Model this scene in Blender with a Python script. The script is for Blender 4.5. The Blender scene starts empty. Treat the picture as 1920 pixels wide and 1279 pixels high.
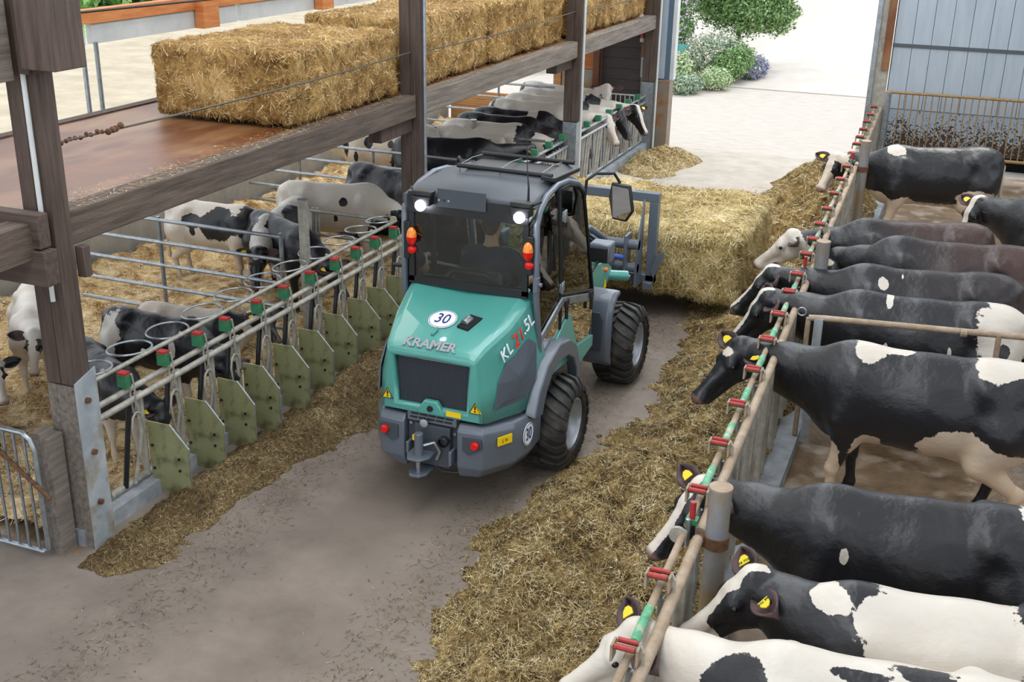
import bpy, math, random
import numpy as np
from mathutils import Vector, Matrix, Euler
random.seed(7)
RNG = np.random.default_rng(11)
R = math.radians
SC = bpy.context.scene
COL = SC.collection

# ------------------------------------------------------------------ camera, light, exposure
F_PX = 2145.0
cam_d = bpy.data.cameras.new('camera')
cam = bpy.data.objects.new('camera', cam_d); COL.objects.link(cam)
cam_d.sensor_width = 36.0
cam_d.lens = F_PX / 1920.0 * 36.0
cam_d.clip_end = 500
_p, _y, _r = R(21.4), R(21.1), R(1.2)
fw = Vector((-math.sin(_y)*math.cos(_p), math.cos(_y)*math.cos(_p), -math.sin(_p)))
rt = Vector((math.cos(_y), math.sin(_y), 0)); up = rt.cross(fw)
rt2 = rt*math.cos(_r) + up*math.sin(_r); up2 = -rt*math.sin(_r) + up*math.cos(_r)
m3 = Matrix((rt2, up2, -fw)).transposed()
cam.matrix_world = Matrix.Translation((0, 0, 4.5)) @ m3.to_4x4()
SC.camera = cam
SC.view_settings.view_transform = 'Standard'
SC.view_settings.look = 'None'
SC.view_settings.gamma = 1.0
SC.view_settings.use_curve_mapping = False
SC.view_settings.exposure = 0.0

world = bpy.data.worlds.new('overcast_sky'); SC.world = world
world.use_nodes = True
bg = world.node_tree.nodes['Background']
bg.inputs[0].default_value = (0.86, 0.93, 1.0, 1); bg.inputs[1].default_value = 1.9

def area(name, loc, sx, sy, power, col, rot=(0, 0, 0)):
    l = bpy.data.lights.new(name, 'AREA'); l.shape = 'RECTANGLE'; l.size = sx; l.size_y = sy
    l.energy = power; l.color = col
    o = bpy.data.objects.new(name, l); o.location = loc; o.rotation_euler = rot; COL.objects.link(o); return o
sun_d = bpy.data.lights.new('sun', 'SUN'); sun_d.energy = 1.8; sun_d.angle = R(14); sun_d.color = (1.0, 0.97, 0.9)
sun = bpy.data.objects.new('sun', sun_d); COL.objects.link(sun)
sun.rotation_euler = Vector((-0.12, -0.75, -0.85)).to_track_quat('-Z', 'Y').to_euler()
# daylight through the translucent ridge of the roof, above the feed alley
area('ridge_skylight', (-2.6, 9.0, 7.3), 3.4, 23.0, 1150, (0.93, 0.97, 1.0))
area('left_bay_fill', (-8.3, 10.0, 6.9), 2.0, 20.0, 420, (1.0, 0.97, 0.92))  # added area lamp under the roof, brightens the left pens
area('right_bay_fill', (2.6, 10.0, 6.9), 2.0, 20.0, 330, (0.93, 0.97, 1.0))  # added area lamp under the roof, brightens the right row

# ------------------------------------------------------------------ noise helpers (numpy)
def _hash(ix, iy, iz, s):
    n = (ix*374761393 + iy*668265263 + iz*2147483647 + s*1274126177) & 0xffffffff
    n = ((n ^ (n >> 13))*1274126177) & 0xffffffff
    n = (n ^ (n >> 16)) & 0xffffffff
    return n.astype(np.float64)/4294967295.0
def vnoise(x, y, z, s=0):
    x, y, z = np.broadcast_arrays(np.asarray(x, float), np.asarray(y, float), np.asarray(z, float))
    x0, y0, z0 = np.floor(x), np.floor(y), np.floor(z)
    fx, fy, fz = x-x0, y-y0, z-z0
    fx, fy, fz = fx*fx*(3-2*fx), fy*fy*(3-2*fy), fz*fz*(3-2*fz)
    x0, y0, z0 = x0.astype(np.int64), y0.astype(np.int64), z0.astype(np.int64)
    r = 0
    for dx in (0, 1):
        for dy in (0, 1):
            for dz in (0, 1):
                w = (fx if dx else 1-fx)*(fy if dy else 1-fy)*(fz if dz else 1-fz)
                r = r + w*_hash(x0+dx, y0+dy, z0+dz, s)
    return r*2-1
def fbm(x, y, z=0, s=0, o=4, g=.5):
    a, t, f = 1., 0., 1.
    for i in range(o):
        t = t + a*vnoise(np.asarray(x)*f, np.asarray(y)*f, np.asarray(z)*f, s+i*17); a *= g; f *= 2.03
    return t

# ------------------------------------------------------------------ materials
def S(h):  # srgb hex -> linear
    c = [int(h[i:i+2], 16)/255 for i in (0, 2, 4)]
    return tuple((v/12.92 if v <= .04045 else ((v+.055)/1.055)**2.4) for v in c)+(1,)
def nd(nt, t, **k):
    n = nt.nodes.new(t)
    for a, b in k.items(): setattr(n, a, b)
    return n
def mat(name, col, rough=.5, metal=0., col2=None, scale=6., lo=.35, hi=.65, bump=0., bscale=40., coat=0., stretch=(1, 1, 1), detail=6., col3=None, s3=2., sheen=0., spec=.5):
    m = bpy.data.materials.new(name); m.use_nodes = True; nt = m.node_tree
    b = nt.nodes['Principled BSDF']
    b.inputs['Roughness'].default_value = rough; b.inputs['Metallic'].default_value = metal
    b.inputs['Coat Weight'].default_value = coat; b.inputs['Specular IOR Level'].default_value = spec
    if sheen: b.inputs['Sheen Weight'].default_value = sheen
    c1 = S(col) if isinstance(col, str) else col
    b.inputs['Base Color'].default_value = c1
    if col2 or bump:
        tc = nd(nt, 'ShaderNodeTexCoord'); mp = nd(nt, 'ShaderNodeMapping'); mp.inputs['Scale'].default_value = stretch
        nt.links.new(tc.outputs['Object'], mp.inputs['Vector'])
    if col2:
        n = nd(nt, 'ShaderNodeTexNoise'); n.inputs['Scale'].default_value = scale; n.inputs['Detail'].default_value = detail
        n.inputs['Roughness'].default_value = .65
        r = nd(nt, 'ShaderNodeValToRGB'); r.color_ramp.elements[0].position = lo; r.color_ramp.elements[1].position = hi
        r.color_ramp.elements[0].color = c1; r.color_ramp.elements[1].color = S(col2)
        nt.links.new(mp.outputs[0], n.inputs['Vector']); nt.links.new(n.outputs['Fac'], r.inputs[0])
        out = r.outputs[0]
        if col3:
            n3 = nd(nt, 'ShaderNodeTexNoise'); n3.inputs['Scale'].default_value = s3; n3.inputs['Detail'].default_value = 5
            r3 = nd(nt, 'ShaderNodeValToRGB'); r3.color_ramp.elements[0].position = .5; r3.color_ramp.elements[1].position = .68
            mx = nd(nt, 'ShaderNodeMix', data_type='RGBA')
            nt.links.new(mp.outputs[0], n3.inputs['Vector']); nt.links.new(n3.outputs['Fac'], r3.inputs[0])
            nt.links.new(r3.outputs[0], mx.inputs[0]); nt.links.new(out, mx.inputs[6]); mx.inputs[7].default_value = S(col3)
            out = mx.outputs[2]
        nt.links.new(out, b.inputs['Base Color'])
    if bump:
        n2 = nd(nt, 'ShaderNodeTexNoise'); n2.inputs['Scale'].default_value = bscale; n2.inputs['Detail'].default_value = 4
        bp = nd(nt, 'ShaderNodeBump'); bp.inputs['Strength'].default_value = bump; bp.inputs['Distance'].default_value = .02
        nt.links.new(mp.outputs[0], n2.inputs['Vector']); nt.links.new(n2.outputs['Fac'], bp.inputs['Height']); nt.links.new(bp.outputs[0], b.inputs['Normal'])
    return m
def tone_mat(name, stops, rough=.85, nscale=30., namt=.25):
    """straw, silage and leaves: colour from the per-blade attribute 'tone' (each blade's own colour) plus fine noise"""
    m = bpy.data.materials.new(name); m.use_nodes = True; nt = m.node_tree; b = nt.nodes['Principled BSDF']
    b.inputs['Roughness'].default_value = rough; b.inputs['Specular IOR Level'].default_value = .25
    at = nd(nt, 'ShaderNodeAttribute', attribute_name='tone'); tc = nd(nt, 'ShaderNodeTexCoord')
    n = nd(nt, 'ShaderNodeTexNoise'); n.inputs['Scale'].default_value = nscale; n.inputs['Detail'].default_value = 6
    nt.links.new(tc.outputs['Object'], n.inputs['Vector'])
    ma = nd(nt, 'ShaderNodeMath', operation='MULTIPLY_ADD'); ma.inputs[1].default_value = namt*2; ma.inputs[2].default_value = -namt
    ad = nd(nt, 'ShaderNodeMath', operation='ADD')
    nt.links.new(n.outputs['Fac'], ma.inputs[0]); nt.links.new(ma.outputs[0], ad.inputs[0]); nt.links.new(at.outputs['Fac'], ad.inputs[1])
    r = nd(nt, 'ShaderNodeValToRGB'); cr = r.color_ramp
    while len(cr.elements) < len(stops): cr.elements.new(.5)
    for e, (p, c) in zip(cr.elements, stops): e.position = p; e.color = S(c)
    nt.links.new(ad.outputs[0], r.inputs[0]); nt.links.new(r.outputs[0], b.inputs['Base Color'])
    return m
def emit_mat(name, col, st):
    m = bpy.data.materials.new(name); m.use_nodes = True; b = m.node_tree.nodes['Principled BSDF']
    b.inputs['Emission Color'].default_value = col; b.inputs['Emission Strength'].default_value = st; return m
def glass_mat(name, tint=(.75, .85, .83, 1), fac=.12):
    m = bpy.data.materials.new(name); m.use_nodes = True; nt = m.node_tree; nt.nodes.clear()
    o = nd(nt, 'ShaderNodeOutputMaterial'); t = nd(nt, 'ShaderNodeBsdfTransparent'); g = nd(nt, 'ShaderNodeBsdfGlossy'); x = nd(nt, 'ShaderNodeMixShader')
    fr = nd(nt, 'ShaderNodeFresnel'); fr.inputs[0].default_value = 1.6
    ad = nd(nt, 'ShaderNodeMath', operation='ADD'); ad.inputs[1].default_value = fac
    t.inputs[0].default_value = tint; g.inputs['Roughness'].default_value = .02
    nt.links.new(fr.outputs[0], ad.inputs[0]); nt.links.new(ad.outputs[0], x.inputs[0]); nt.links.new(t.outputs[0], x.inputs[1]); nt.links.new(g.outputs[0], x.inputs[2]); nt.links.new(x.outputs[0], o.inputs[0])
    return m
M = {}
M['concrete'] = mat('alley_concrete', '6a5f57', .75, col2='8b7f74', scale=1.6, lo=.3, hi=.7, bump=.12, bscale=60, col3='766c62', s3=.5)
M['yard'] = mat('yard_gravel', 'b2a9a0', .9, col2='c2b9b0', scale=3., bump=.3, bscale=80, stretch=(1, 3, 1))
M['mud'] = mat('wet_stall_floor', '5d4a36', .45, col2='8a7358', scale=2.5, bump=.5, bscale=25, col3='a39382', s3=4)
M['kerb'] = mat('kerb_concrete', '7d8288', .7, col2='a5a9ad', scale=4, bump=.2)
M['wallconc'] = mat('wall_concrete', '8d8a84', .85, col2='a6a39c', scale=2, bump=.2, bscale=20)
M['darkwood'] = mat('stained_timber', '3d3029', .75, col2='5a4a42', scale=3, stretch=(8, 8, .6), bump=.3, bscale=30)
M['darkbeam'] = mat('stained_beam', '43362e', .75, col2='685a4f', scale=3, stretch=(8, .5, 8), bump=.35, bscale=30)
M['crosswood'] = mat('stained_cross_timber', '3d3029', .75, col2='5a4a42', scale=3, stretch=(.5, 8, 8), bump=.3, bscale=30)
M['greywood'] = mat('weathered_beam', '5f554d', .8, col2='867d74', scale=3, stretch=(8, .5, 8), bump=.35, bscale=25)
M['redwood'] = mat('deck_plywood', '5e3519', .42, col2='7d4c28', scale=2.2, stretch=(1.5, .6, 1), col3='8b6a48', s3=1.1)
M['orangewood'] = mat('orange_timber', 'b5672f', .65, col2='d08a50', scale=3, stretch=(.7, .7, 6))
M['ocherboard'] = mat('ochre_planks', 'b07a48', .7, col2='c79a68', scale=3, stretch=(.6, 1, 8))
M['white'] = mat('white_board', 'cfd2d2', .6, col2='bcc0c0', scale=2)
M['galv'] = mat('galvanised_steel', '8b9299', .38, .75, col2='aab0b5', scale=14, bump=.05)
M['galvdull'] = mat('dull_galvanised', '8f8c83', .6, .35, col2='b1ada2', scale=12, bump=.1)
M['dirtygalv'] = mat('dirty_galvanised_plate', '9aa3aa', .5, .3, col2='b5bcc0', scale=5, col3='8a7654', s3=4)
M['tanpipe'] = mat('mud_coated_pipe', '8f7a63', .7, .1, col2='ab9a86', scale=10, bump=.15)
M['postpipe'] = mat('muddy_steel_post', '8c7a60', .5, .35, col2='8d9298', scale=4, lo=.4, hi=.6, stretch=(1, 1, .5))
M['blackbar'] = mat('dark_bar', '2a2c30', .4, .5)
M['olive'] = mat('olive_panel', '7c7d58', .6, col2='8a8b66', scale=3, col3='5f5c3c', s3=9)
M['lockgreen'] = mat('green_lock', '1f6b45', .5, col2='3a7d58', scale=20)
M['lockred'] = mat('red_lock', 'b3292b', .5, col2='8e2a28', scale=20)
M['paintgreen'] = mat('worn_green_paint', '3f8f66', .55, col2='6fb08c', scale=15, col3='b7b0a0', s3=14)
M['sheet'] = mat('white_sheet_panel', '9aa6b2', .45, col2='a9b3bd', scale=1.5, stretch=(4, 1, .5))
M['seam'] = mat('panel_seam', '4a5158', .6)
M['brownslats'] = mat('brown_roller_door', '4b4245', .7, col2='574d4f', scale=4, stretch=(1, 1, 12))
M['black'] = mat('black_plastic', '141517', .45)
M['dark'] = mat('dark_void', '0b0b0c', .9)
M['rope'] = mat('steel_cable', '544d44', .6, .3)
M['rust'] = mat('rusty_iron', '4a3526', .8, .3, col2='7a573c', scale=25)
M['yellowtag'] = mat('yellow_plastic', 'd9c21c', .45)
M['eye'] = mat('eye_black', '0a0807', .12)
M['straw'] = tone_mat('golden_straw', [(0, '4d3315'), (.25, '8a6630'), (.5, 'b8934e'), (.75, 'd4b878'), (1, 'efe0b4')])
M['bale'] = tone_mat('pressed_straw', [(0, '3a2710'), (.25, '7a5a2e'), (.5, 'a88650'), (.75, 'cdb07a'), (1, 'f0e0b6')])
M['greenbale'] = tone_mat('pressed_hay', [(0, '4a3a1a'), (.25, '86703c'), (.5, 'b09a62'), (.75, 'd3c190'), (1, 'f3e9c8')])
M['silage'] = tone_mat('chopped_silage', [(0, '1a1209'), (.25, '4e3c20'), (.5, '8b7245'), (.75, 'bfa974'), (1, 'efe4c0')])
M['silagedark'] = tone_mat('trodden_silage', [(0, '221a10'), (.25, '463722'), (.5, '6b5738'), (.75, '93805a'), (1, 'c4b48c')])
M['bedding'] = tone_mat('bedding_straw', [(0, '4a3418'), (.25, '8f6c3e'), (.5, 'c4a774'), (.75, 'e2d0a8'), (1, 'f8f1de')])
M['leaf'] = tone_mat('green_leaves', [(0, '2c4a24'), (.4, '668f4c'), (.75, 'a3bf82'), (1, 'd6e4c0')], .6)
M['greyleaf'] = tone_mat('silvery_leaves', [(0, '55684c'), (.4, '8da184'), (.75, 'b8c8b0'), (1, 'dde6d8')], .6)
M['grass'] = tone_mat('meadow', [(0, '4f7a30'), (.5, '85ad55'), (1, 'b9cf8c')])
M['sand'] = mat('dry_field', 'a3957e', .9, col2='b8ab96', scale=1.2)

# ------------------------------------------------------------------ object helpers
def prop(o, label=None, cat=None, group=None, kind=None):
    if label: o['label'] = label
    if cat: o['category'] = cat
    if group: o['group'] = group
    if kind: o['kind'] = kind
    return o
def thing(name, label, cat, loc=(0, 0, 0), rotz=0, group=None):
    o = bpy.data.objects.new(name, None); o.location = loc; o.rotation_euler = (0, 0, rotz); o.empty_display_size = .1
    COL.objects.link(o); return prop(o, label, cat, group)
def link(name, me, parent=None, loc=None, rot=None):
    o = bpy.data.objects.new(name, me); COL.objects.link(o)
    if parent: o.parent = parent
    if loc is not None: o.location = loc
    if rot is not None: o.rotation_euler = rot
    return o
class MB:
    def __init__(s): s.v = []; s.f = []; s.m = []; s.mi = 0
    def add(s, vs, fs):
        b = len(s.v); s.v.extend([tuple(v) for v in vs]); s.f.extend([tuple(b+i for i in f) for f in fs]); s.m.extend([s.mi]*len(fs)); return s
    def box(s, c, d, rot=None):
        x, y, z = d[0]/2, d[1]/2, d[2]/2
        P = [Vector(p) for p in ((-x, -y, -z), (x, -y, -z), (x, y, -z), (-x, y, -z), (-x, -y, z), (x, -y, z), (x, y, z), (-x, y, z))]
        if rot is not None:
            q = Euler(rot).to_matrix(); P = [q @ p for p in P]
        c = Vector(c)
        return s.add([p+c for p in P], [(0, 3, 2, 1), (4, 5, 6, 7), (0, 1, 5, 4), (1, 2, 6, 5), (2, 3, 7, 6), (3, 0, 4, 7)])
    def bb(s, a, b): return s.box([(a[i]+b[i])/2 for i in range(3)], [abs(b[i]-a[i]) for i in range(3)])
    def tube(s, pts, r, n=8, closed=False, caps=True):
        pts = [Vector(p) for p in pts]; rs = r if isinstance(r, (list, tuple)) else [r]*len(pts)
        N = len(pts); vs = []; prev = None
        for i, p in enumerate(pts):
            if closed: d = pts[(i+1) % N]-pts[i-1]
            else: d = pts[min(i+1, N-1)]-pts[max(i-1, 0)]
            if d.length < 1e-9: d = Vector((0, 0, 1))
            d.normalize()
            if prev is None:
                a = Vector((0, 0, 1)) if abs(d.z) < .9 else Vector((1, 0, 0)); u = d.cross(a).normalized()
            else:
                u = (prev-d*prev.dot(d));  u = u.normalized() if u.length > 1e-6 else d.orthogonal().normalized()
            prev = u; w = d.cross(u)
            for k in range(n):
                t = 2*math.pi*k/n; vs.append(p+(u*math.cos(t)+w*math.sin(t))*rs[i])
        fs = []
        for i in range(N if closed else N-1):
            j = (i+1) % N
            for k in range(n): fs.append((i*n+k, i*n+(k+1) % n, j*n+(k+1) % n, j*n+k))
        if caps and not closed: fs += [tuple(range(n))[::-1], tuple(range((N-1)*n, N*n))]
        return s.add(vs, fs)
    def prism(s, poly, vec):
        n = len(poly); v = Vector(vec); P = [Vector(p) for p in poly]
        return s.add(P+[p+v for p in P], [tuple(range(n))[::-1], tuple(range(n, 2*n))]+[(i, (i+1) % n, n+(i+1) % n, n+i) for i in range(n)])
    def loft(s, rings, caps=True):
        n = len(rings[0]); vs = [p for r in rings for p in r]; fs = []
        for i in range(len(rings)-1):
            for k in range(n): fs.append((i*n+k, i*n+(k+1) % n, (i+1)*n+(k+1) % n, (i+1)*n+k))
        if caps: fs += [tuple(range(n))[::-1], tuple(range((len(rings)-1)*n, len(rings)*n))]
        return s.add(vs, fs)
    def lathe(s, prof, c, axis='x', n=32):
        vs = []; fs = []; c = Vector(c)
        for (a, r) in prof:
            for k in range(n):
                t = 2*math.pi*k/n
                q = (a, r*math.cos(t), r*math.sin(t)) if axis == 'x' else ((r*math.cos(t), a, r*math.sin(t)) if axis == 'y' else (r*math.cos(t), r*math.sin(t), a))
                vs.append(c+Vector(q))
        for i in range(len(prof)-1):
            for k in range(n): fs.append((i*n+k, i*n+(k+1) % n, (i+1)*n+(k+1) % n, (i+1)*n+k))
        return s.add(vs, fs)
    def ball(s, c, r, n=10, sc=(1, 1, 1)):
        prof = [(-math.cos(math.pi*i/n)*r, max(math.sin(math.pi*i/n)*r, 1e-4)) for i in range(n+1)]
        b = len(s.v); s.lathe(prof, (0, 0, 0), 'z', n*2); c = Vector(c)
        for i in range(b, len(s.v)): s.v[i] = tuple(c+Vector(s.v[i])*Vector(sc) if False else c+Vector((s.v[i][0]*sc[0], s.v[i][1]*sc[1], s.v[i][2]*sc[2])))
        return s
    def build(s, name, mats, parent=None, smooth=False, bevel=0, seg=2, loc=None, rot=None, off=None):
        me = s.mesh(name, mats, smooth, off)
        o = link(name, me, parent, loc, rot)
        if bevel:
            md = o.modifiers.new('bevel', 'BEVEL'); md.width = bevel; md.segments = seg; md.limit_method = 'ANGLE'; md.angle_limit = R(30)
            md.harden_normals = False
            for p in me.polygons: p.use_smooth = True
            try: me.set_sharp_from_angle(angle=R(35))
            except Exception: pass
        return o
    def mesh(s, name, mats, smooth=False, off=None):
        me = bpy.data.meshes.new(name)
        vs = s.v if off is None else [(a-off[0], b-off[1], c-off[2]) for a, b, c in s.v]
        me.from_pydata(vs, [], s.f)
        for m in (mats if isinstance(mats, (list, tuple)) else [mats]): me.materials.append(m)
        if s.mi or any(s.m): me.polygons.foreach_set('material_index', s.m)
        if smooth:
            me.polygons.foreach_set('use_smooth', [True]*len(me.polygons))
            try: me.set_sharp_from_angle(angle=R(smooth if smooth > 1 else 40))
            except Exception: pass
        me.update(); return me
def obj_np(name, V, Fq, mats, tone=None, parent=None, smooth=False, tri=None, midx=None):
    """V (n,3); Fq (m,4) quads and/or tri (k,3)"""
    me = bpy.data.meshes.new(name); V = np.asarray(V, np.float32)
    nq = 0 if Fq is None else len(Fq); ntr = 0 if tri is None else len(tri)
    me.vertices.add(len(V)); me.vertices.foreach_set('co', V.ravel())
    loops = []; 
    if nq: loops.append(np.asarray(Fq, np.int32).ravel())
    if ntr: loops.append(np.asarray(tri, np.int32).ravel())
    lp = np.concatenate(loops); me.loops.add(len(lp)); me.loops.foreach_set('vertex_index', lp)
    st = np.concatenate([np.arange(nq)*4, nq*4+np.arange(ntr)*3]).astype(np.int32)
    me.polygons.add(nq+ntr); me.polygons.foreach_set('loop_start', st)
    if midx is not None: me.polygons.foreach_set('material_index', np.asarray(midx, np.int32))
    if smooth:
        sm = np.zeros(nq+ntr, bool); sm[:nq] = True; me.polygons.foreach_set('use_smooth', sm)
    for m in (mats if isinstance(mats, (list, tuple)) else [mats]): me.materials.append(m)
    if tone is not None:
        a = me.attributes.new('tone', 'FLOAT', 'POINT'); a.data.foreach_set('value', np.asarray(tone, np.float32))
    me.update(calc_edges=True)
    return link(name, me, parent)
def blades(P, N, L, W, lift=.25, seed=0, tone=(.55, .22)):
    """straw blades: a thin triangle each, lying mostly in the surface"""
    g = np.random.default_rng(seed); n = len(P)
    d = g.normal(size=(n, 3)); d -= N*np.sum(d*N, 1)[:, None]; d /= np.linalg.norm(d, axis=1)[:, None]+1e-9
    d = d+N*(g.random((n, 1))*lift); d /= np.linalg.norm(d, axis=1)[:, None]
    s = np.cross(d, N); s /= np.linalg.norm(s, axis=1)[:, None]+1e-9
    l = L*(.4+g.random((n, 1))*1.1); w = W*(.5+g.random((n, 1)))
    A = P-d*l*.5+N*.003; B = A+s*w; C = P+d*l*.5+N*.003
    V = np.stack([A, B, C], 1).reshape(-1, 3); T = np.arange(n*3).reshape(-1, 3)
    t = np.repeat(np.clip(g.normal(tone[0], tone[1], n), 0, 1), 3)
    return V, T, t
def heap(name, xs, ys, hf, m, nbl, L, W, label, cat, seed, dens=None, tone=(.55, .22), btone=.38, parent=None, kind='stuff', lift=.3, lum=.16, zmin=.006):
    """a heap of loose straw or silage over a grid: its surface plus loose blades"""
    X, Y = np.meshgrid(xs, ys, indexing='ij'); Z = hf(X, Y)
    V = np.stack([X, Y, Z], -1).reshape(-1, 3); nx, ny = X.shape
    i, j = np.meshgrid(np.arange(nx-1), np.arange(ny-1), indexing='ij'); a = (i*ny+j).ravel()
    q = np.stack([a, a+ny, a+ny+1, a+1], 1)
    zc = Z.ravel()[q].max(1); q = q[zc > zmin]
    gx, gy = np.gradient(Z, xs, ys); Nn = np.stack([-gx, -gy, np.ones_like(gx)], -1); Nn /= np.linalg.norm(Nn, axis=-1)[..., None]
    lap = Z - (np.roll(Z, 2, 0)+np.roll(Z, -2, 0)+np.roll(Z, 2, 1)+np.roll(Z, -2, 1))/4
    t0 = np.clip(btone+lum*fbm(X*9, Y*9, 0, seed, 3), 0, 1).ravel()
    g = np.random.default_rng(seed); 
    u = g.random((nbl*3, 2)); ii = (u[:, 0]*(nx-1.001)); jj = (u[:, 1]*(ny-1.001))
    def bil(A):
        i0 = ii.astype(int); j0 = jj.astype(int); fi = ii-i0; fj = jj-j0
        if A.ndim == 3: fi = fi[:, None]; fj = fj[:, None]
        return A[i0, j0]*(1-fi)*(1-fj)+A[i0+1, j0]*fi*(1-fj)+A[i0, j0+1]*(1-fi)*fj+A[i0+1, j0+1]*fi*fj
    P = np.stack([np.interp(ii, np.arange(nx), xs), np.interp(jj, np.arange(ny), ys), bil(Z)], 1)
    keep = P[:, 2] > .004
    if dens is not None: keep &= g.random(len(P)) < dens(P[:, 0], P[:, 1])
    P = P[keep][:nbl]; NN = bil(Nn)[keep][:nbl]; NN /= np.linalg.norm(NN, axis=1)[:, None]
    bv, bt, btn = blades(P, NN, L, W, lift, seed+1, tone)
    loc = np.repeat(fbm(P[:, 0]*5, P[:, 1]*5, 0, seed+5, 3), 3)
    btn = np.clip(btn+loc*.12, 0, 1)
    o = obj_np(name, np.concatenate([V, bv]), q, m, np.concatenate([t0, btn]), parent, True, bt+len(V))
    if label: prop(o, label, cat)
    if kind: o['kind'] = kind
    return o
def text_part(name, s, size, m, parent, mw, depth=.004, align='CENTER', bold=0., shear=0.):
    cu = bpy.data.curves.new(name, 'FONT'); cu.body = s; cu.size = size; cu.extrude = depth; cu.align_x = align; cu.align_y = 'CENTER'; cu.offset = bold; cu.shear = shear; cu.resolution_u = 3
    t = bpy.data.objects.new('t', cu); COL.objects.link(t)
    dg = bpy.context.evaluated_depsgraph_get(); me = bpy.data.meshes.new_from_object(t.evaluated_get(dg)); me.name = name
    bpy.data.objects.remove(t); me.materials.clear(); me.materials.append(m)
    o = link(name, me, parent); o.matrix_local = mw; return o
def frame(o, x, y):
    """local matrix: text right = x, text up ~ y"""
    x = Vector(x).normalized(); y = Vector(y); z = x.cross(y).normalized(); y = z.cross(x)
    return Matrix.Translation(o) @ Matrix((x, y, z)).transposed().to_4x4()

# ------------------------------------------------------------------ the setting
def slab(name, a, b, m, **k): 
    o = MB().bb(a, b).build(name, m, **k); return prop(o, kind='structure')
slab('floor', (-5.45, -3, -.1), (-1.0, 14.4, 0), M['concrete'])
slab('floor', (-5.45, 14.4, -.1), (-1.0, 21.6, 0), mat('daylit_concrete', 'a59c91', .85, col2='b8afa4', scale=2.5, bump=.1))  # paler far slab: daylight from the gateway is put into its colour
slab('floor', (-14, -3, -.1), (-5.45, 5.5, 0), M['concrete'])
slab('floor', (-9.8, 5.5, -.1), (-5.45, 21.6, 0), M['mud'])
slab('floor', (-1.0, -3, -.1), (7, 21.6, 0), M['mud'])
slab('yard_ground', (-16.5, 21.6, -.12), (30, 90, -.01), M['yard'])
slab('yard_ground', (-16.5, -3, -.12), (-9.95, 21.6, -.01), M['yard'])
slab('field_ground', (-26, -3, -.12), (-16.5, 90, -.005), M['sand'])
slab('meadow_ground', (-70, -3, -.12), (-26, 90, -.0), mat('meadow_turf', '6f9a42', .9, col2='9abf68', scale=2.))
# sandy bank crossing the yard behind the flower bed
slab('field_ground', (-6.2, 29.5, -.012), (30, 90, .012), mat('pale_dust', 'bab1a8', .9, col2='c8bfb7', scale=1.))
slab('kerb_left', (-5.66, 5.6, 0), (-5.45, 21.3, .13), M['kerb'])
slab('kerb_right', (-1.12, -1, 0), (-.9, 21.2, .14), M['kerb'])
slab('ceiling', (-11, -8, 7.9), (8, 19.5, 8.05), M['darkwood'])
slab('wall_right', (6.9, -6, 0), (7.1, 21.6, 3.2), M['wallconc'])
slab('wall_left', (-9.95, 5.5, 0), (-9.75, 21.4, .88), M['wallconc'])

def carrier(name, loc=(0, 0, 0)):
    o = bpy.data.objects.new(name, None); COL.objects.link(o); o.location = loc; o['kind'] = 'structure'; return o
# left side header: orange beam over white board, orange studs
w = carrier('trim_1')
MB().bb((-9.86, 5, 2.96), (-9.72, 21.3, 3.12)).build('header_beam', M['orangewood'], w)
for y in (8.1, 11.2, 14.3, 17.4): MB().bb((-9.84, y, 2.72), (-9.76, y+2.98, 2.95)).build('white_board', M['white'], w)
for y in (13.2, 16.3, 19.4): MB().bb((-9.74, y, 2.72), (-9.6, y+.35, 3.3)).build('stud', M['orangewood'], w)
for y in (10.95, 11.18): MB().tube([(-9.7, y, .88), (-9.7, y, 2.75)], .028, 8).build('steel_strut', M['galv'], w)

# end wall, left of the gateway
w = carrier('wall_back_left')
for k in range(5): MB().bb((-9.7, 21.4, .02+k*.15), (-7.35, 21.46, .165+k*.15)).build('plank', M['ocherboard'], w)
MB().bb((-7.5, 21.38, 0), (-7.35, 21.55, 3.2)).build('stud', M['ocherboard'], w)
MB().bb((-7.33, 21.4, 0), (-6.62, 21.55, 1.36)).build('concrete_upstand', mat('stained_concrete', '9c968c', .8, col2='b0a898', scale=3, col3='9a7a50', s3=3), w)
MB().bb((-7.33, 21.42, 1.37), (-6.62, 21.5, 3.0)).build('plywood_sheet', M['orangewood'], w)
MB().bb((-6.68, 21.3, 0), (-6.56, 21.5, 3.0)).build('stud', M['redwood'], w)
MB().bb((-5.75, 21.3, 1.3), (-5.42, 21.5, 3.2)).build('stud', M['redwood'], w)
MB().bb((-5.72, 21.28, 0), (-5.42, 21.48, 1.32)).build('concrete_upstand', M['wallconc'], w)
w = carrier('door_1')
for k in range(11): MB().bb((-6.55, 21.44, .02+k*.2), (-5.72, 21.48, .215+k*.2)).build('slat', M['brownslats'], w)
MB().bb((-6.55, 21.485, 0), (-5.72, 21.5, 2.4)).build('backing', M['seam'], w)
MB().box((-6.45, 21.42, 1.02), (.07, .03, .07)).build('latch', M['galv'], w)
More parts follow.
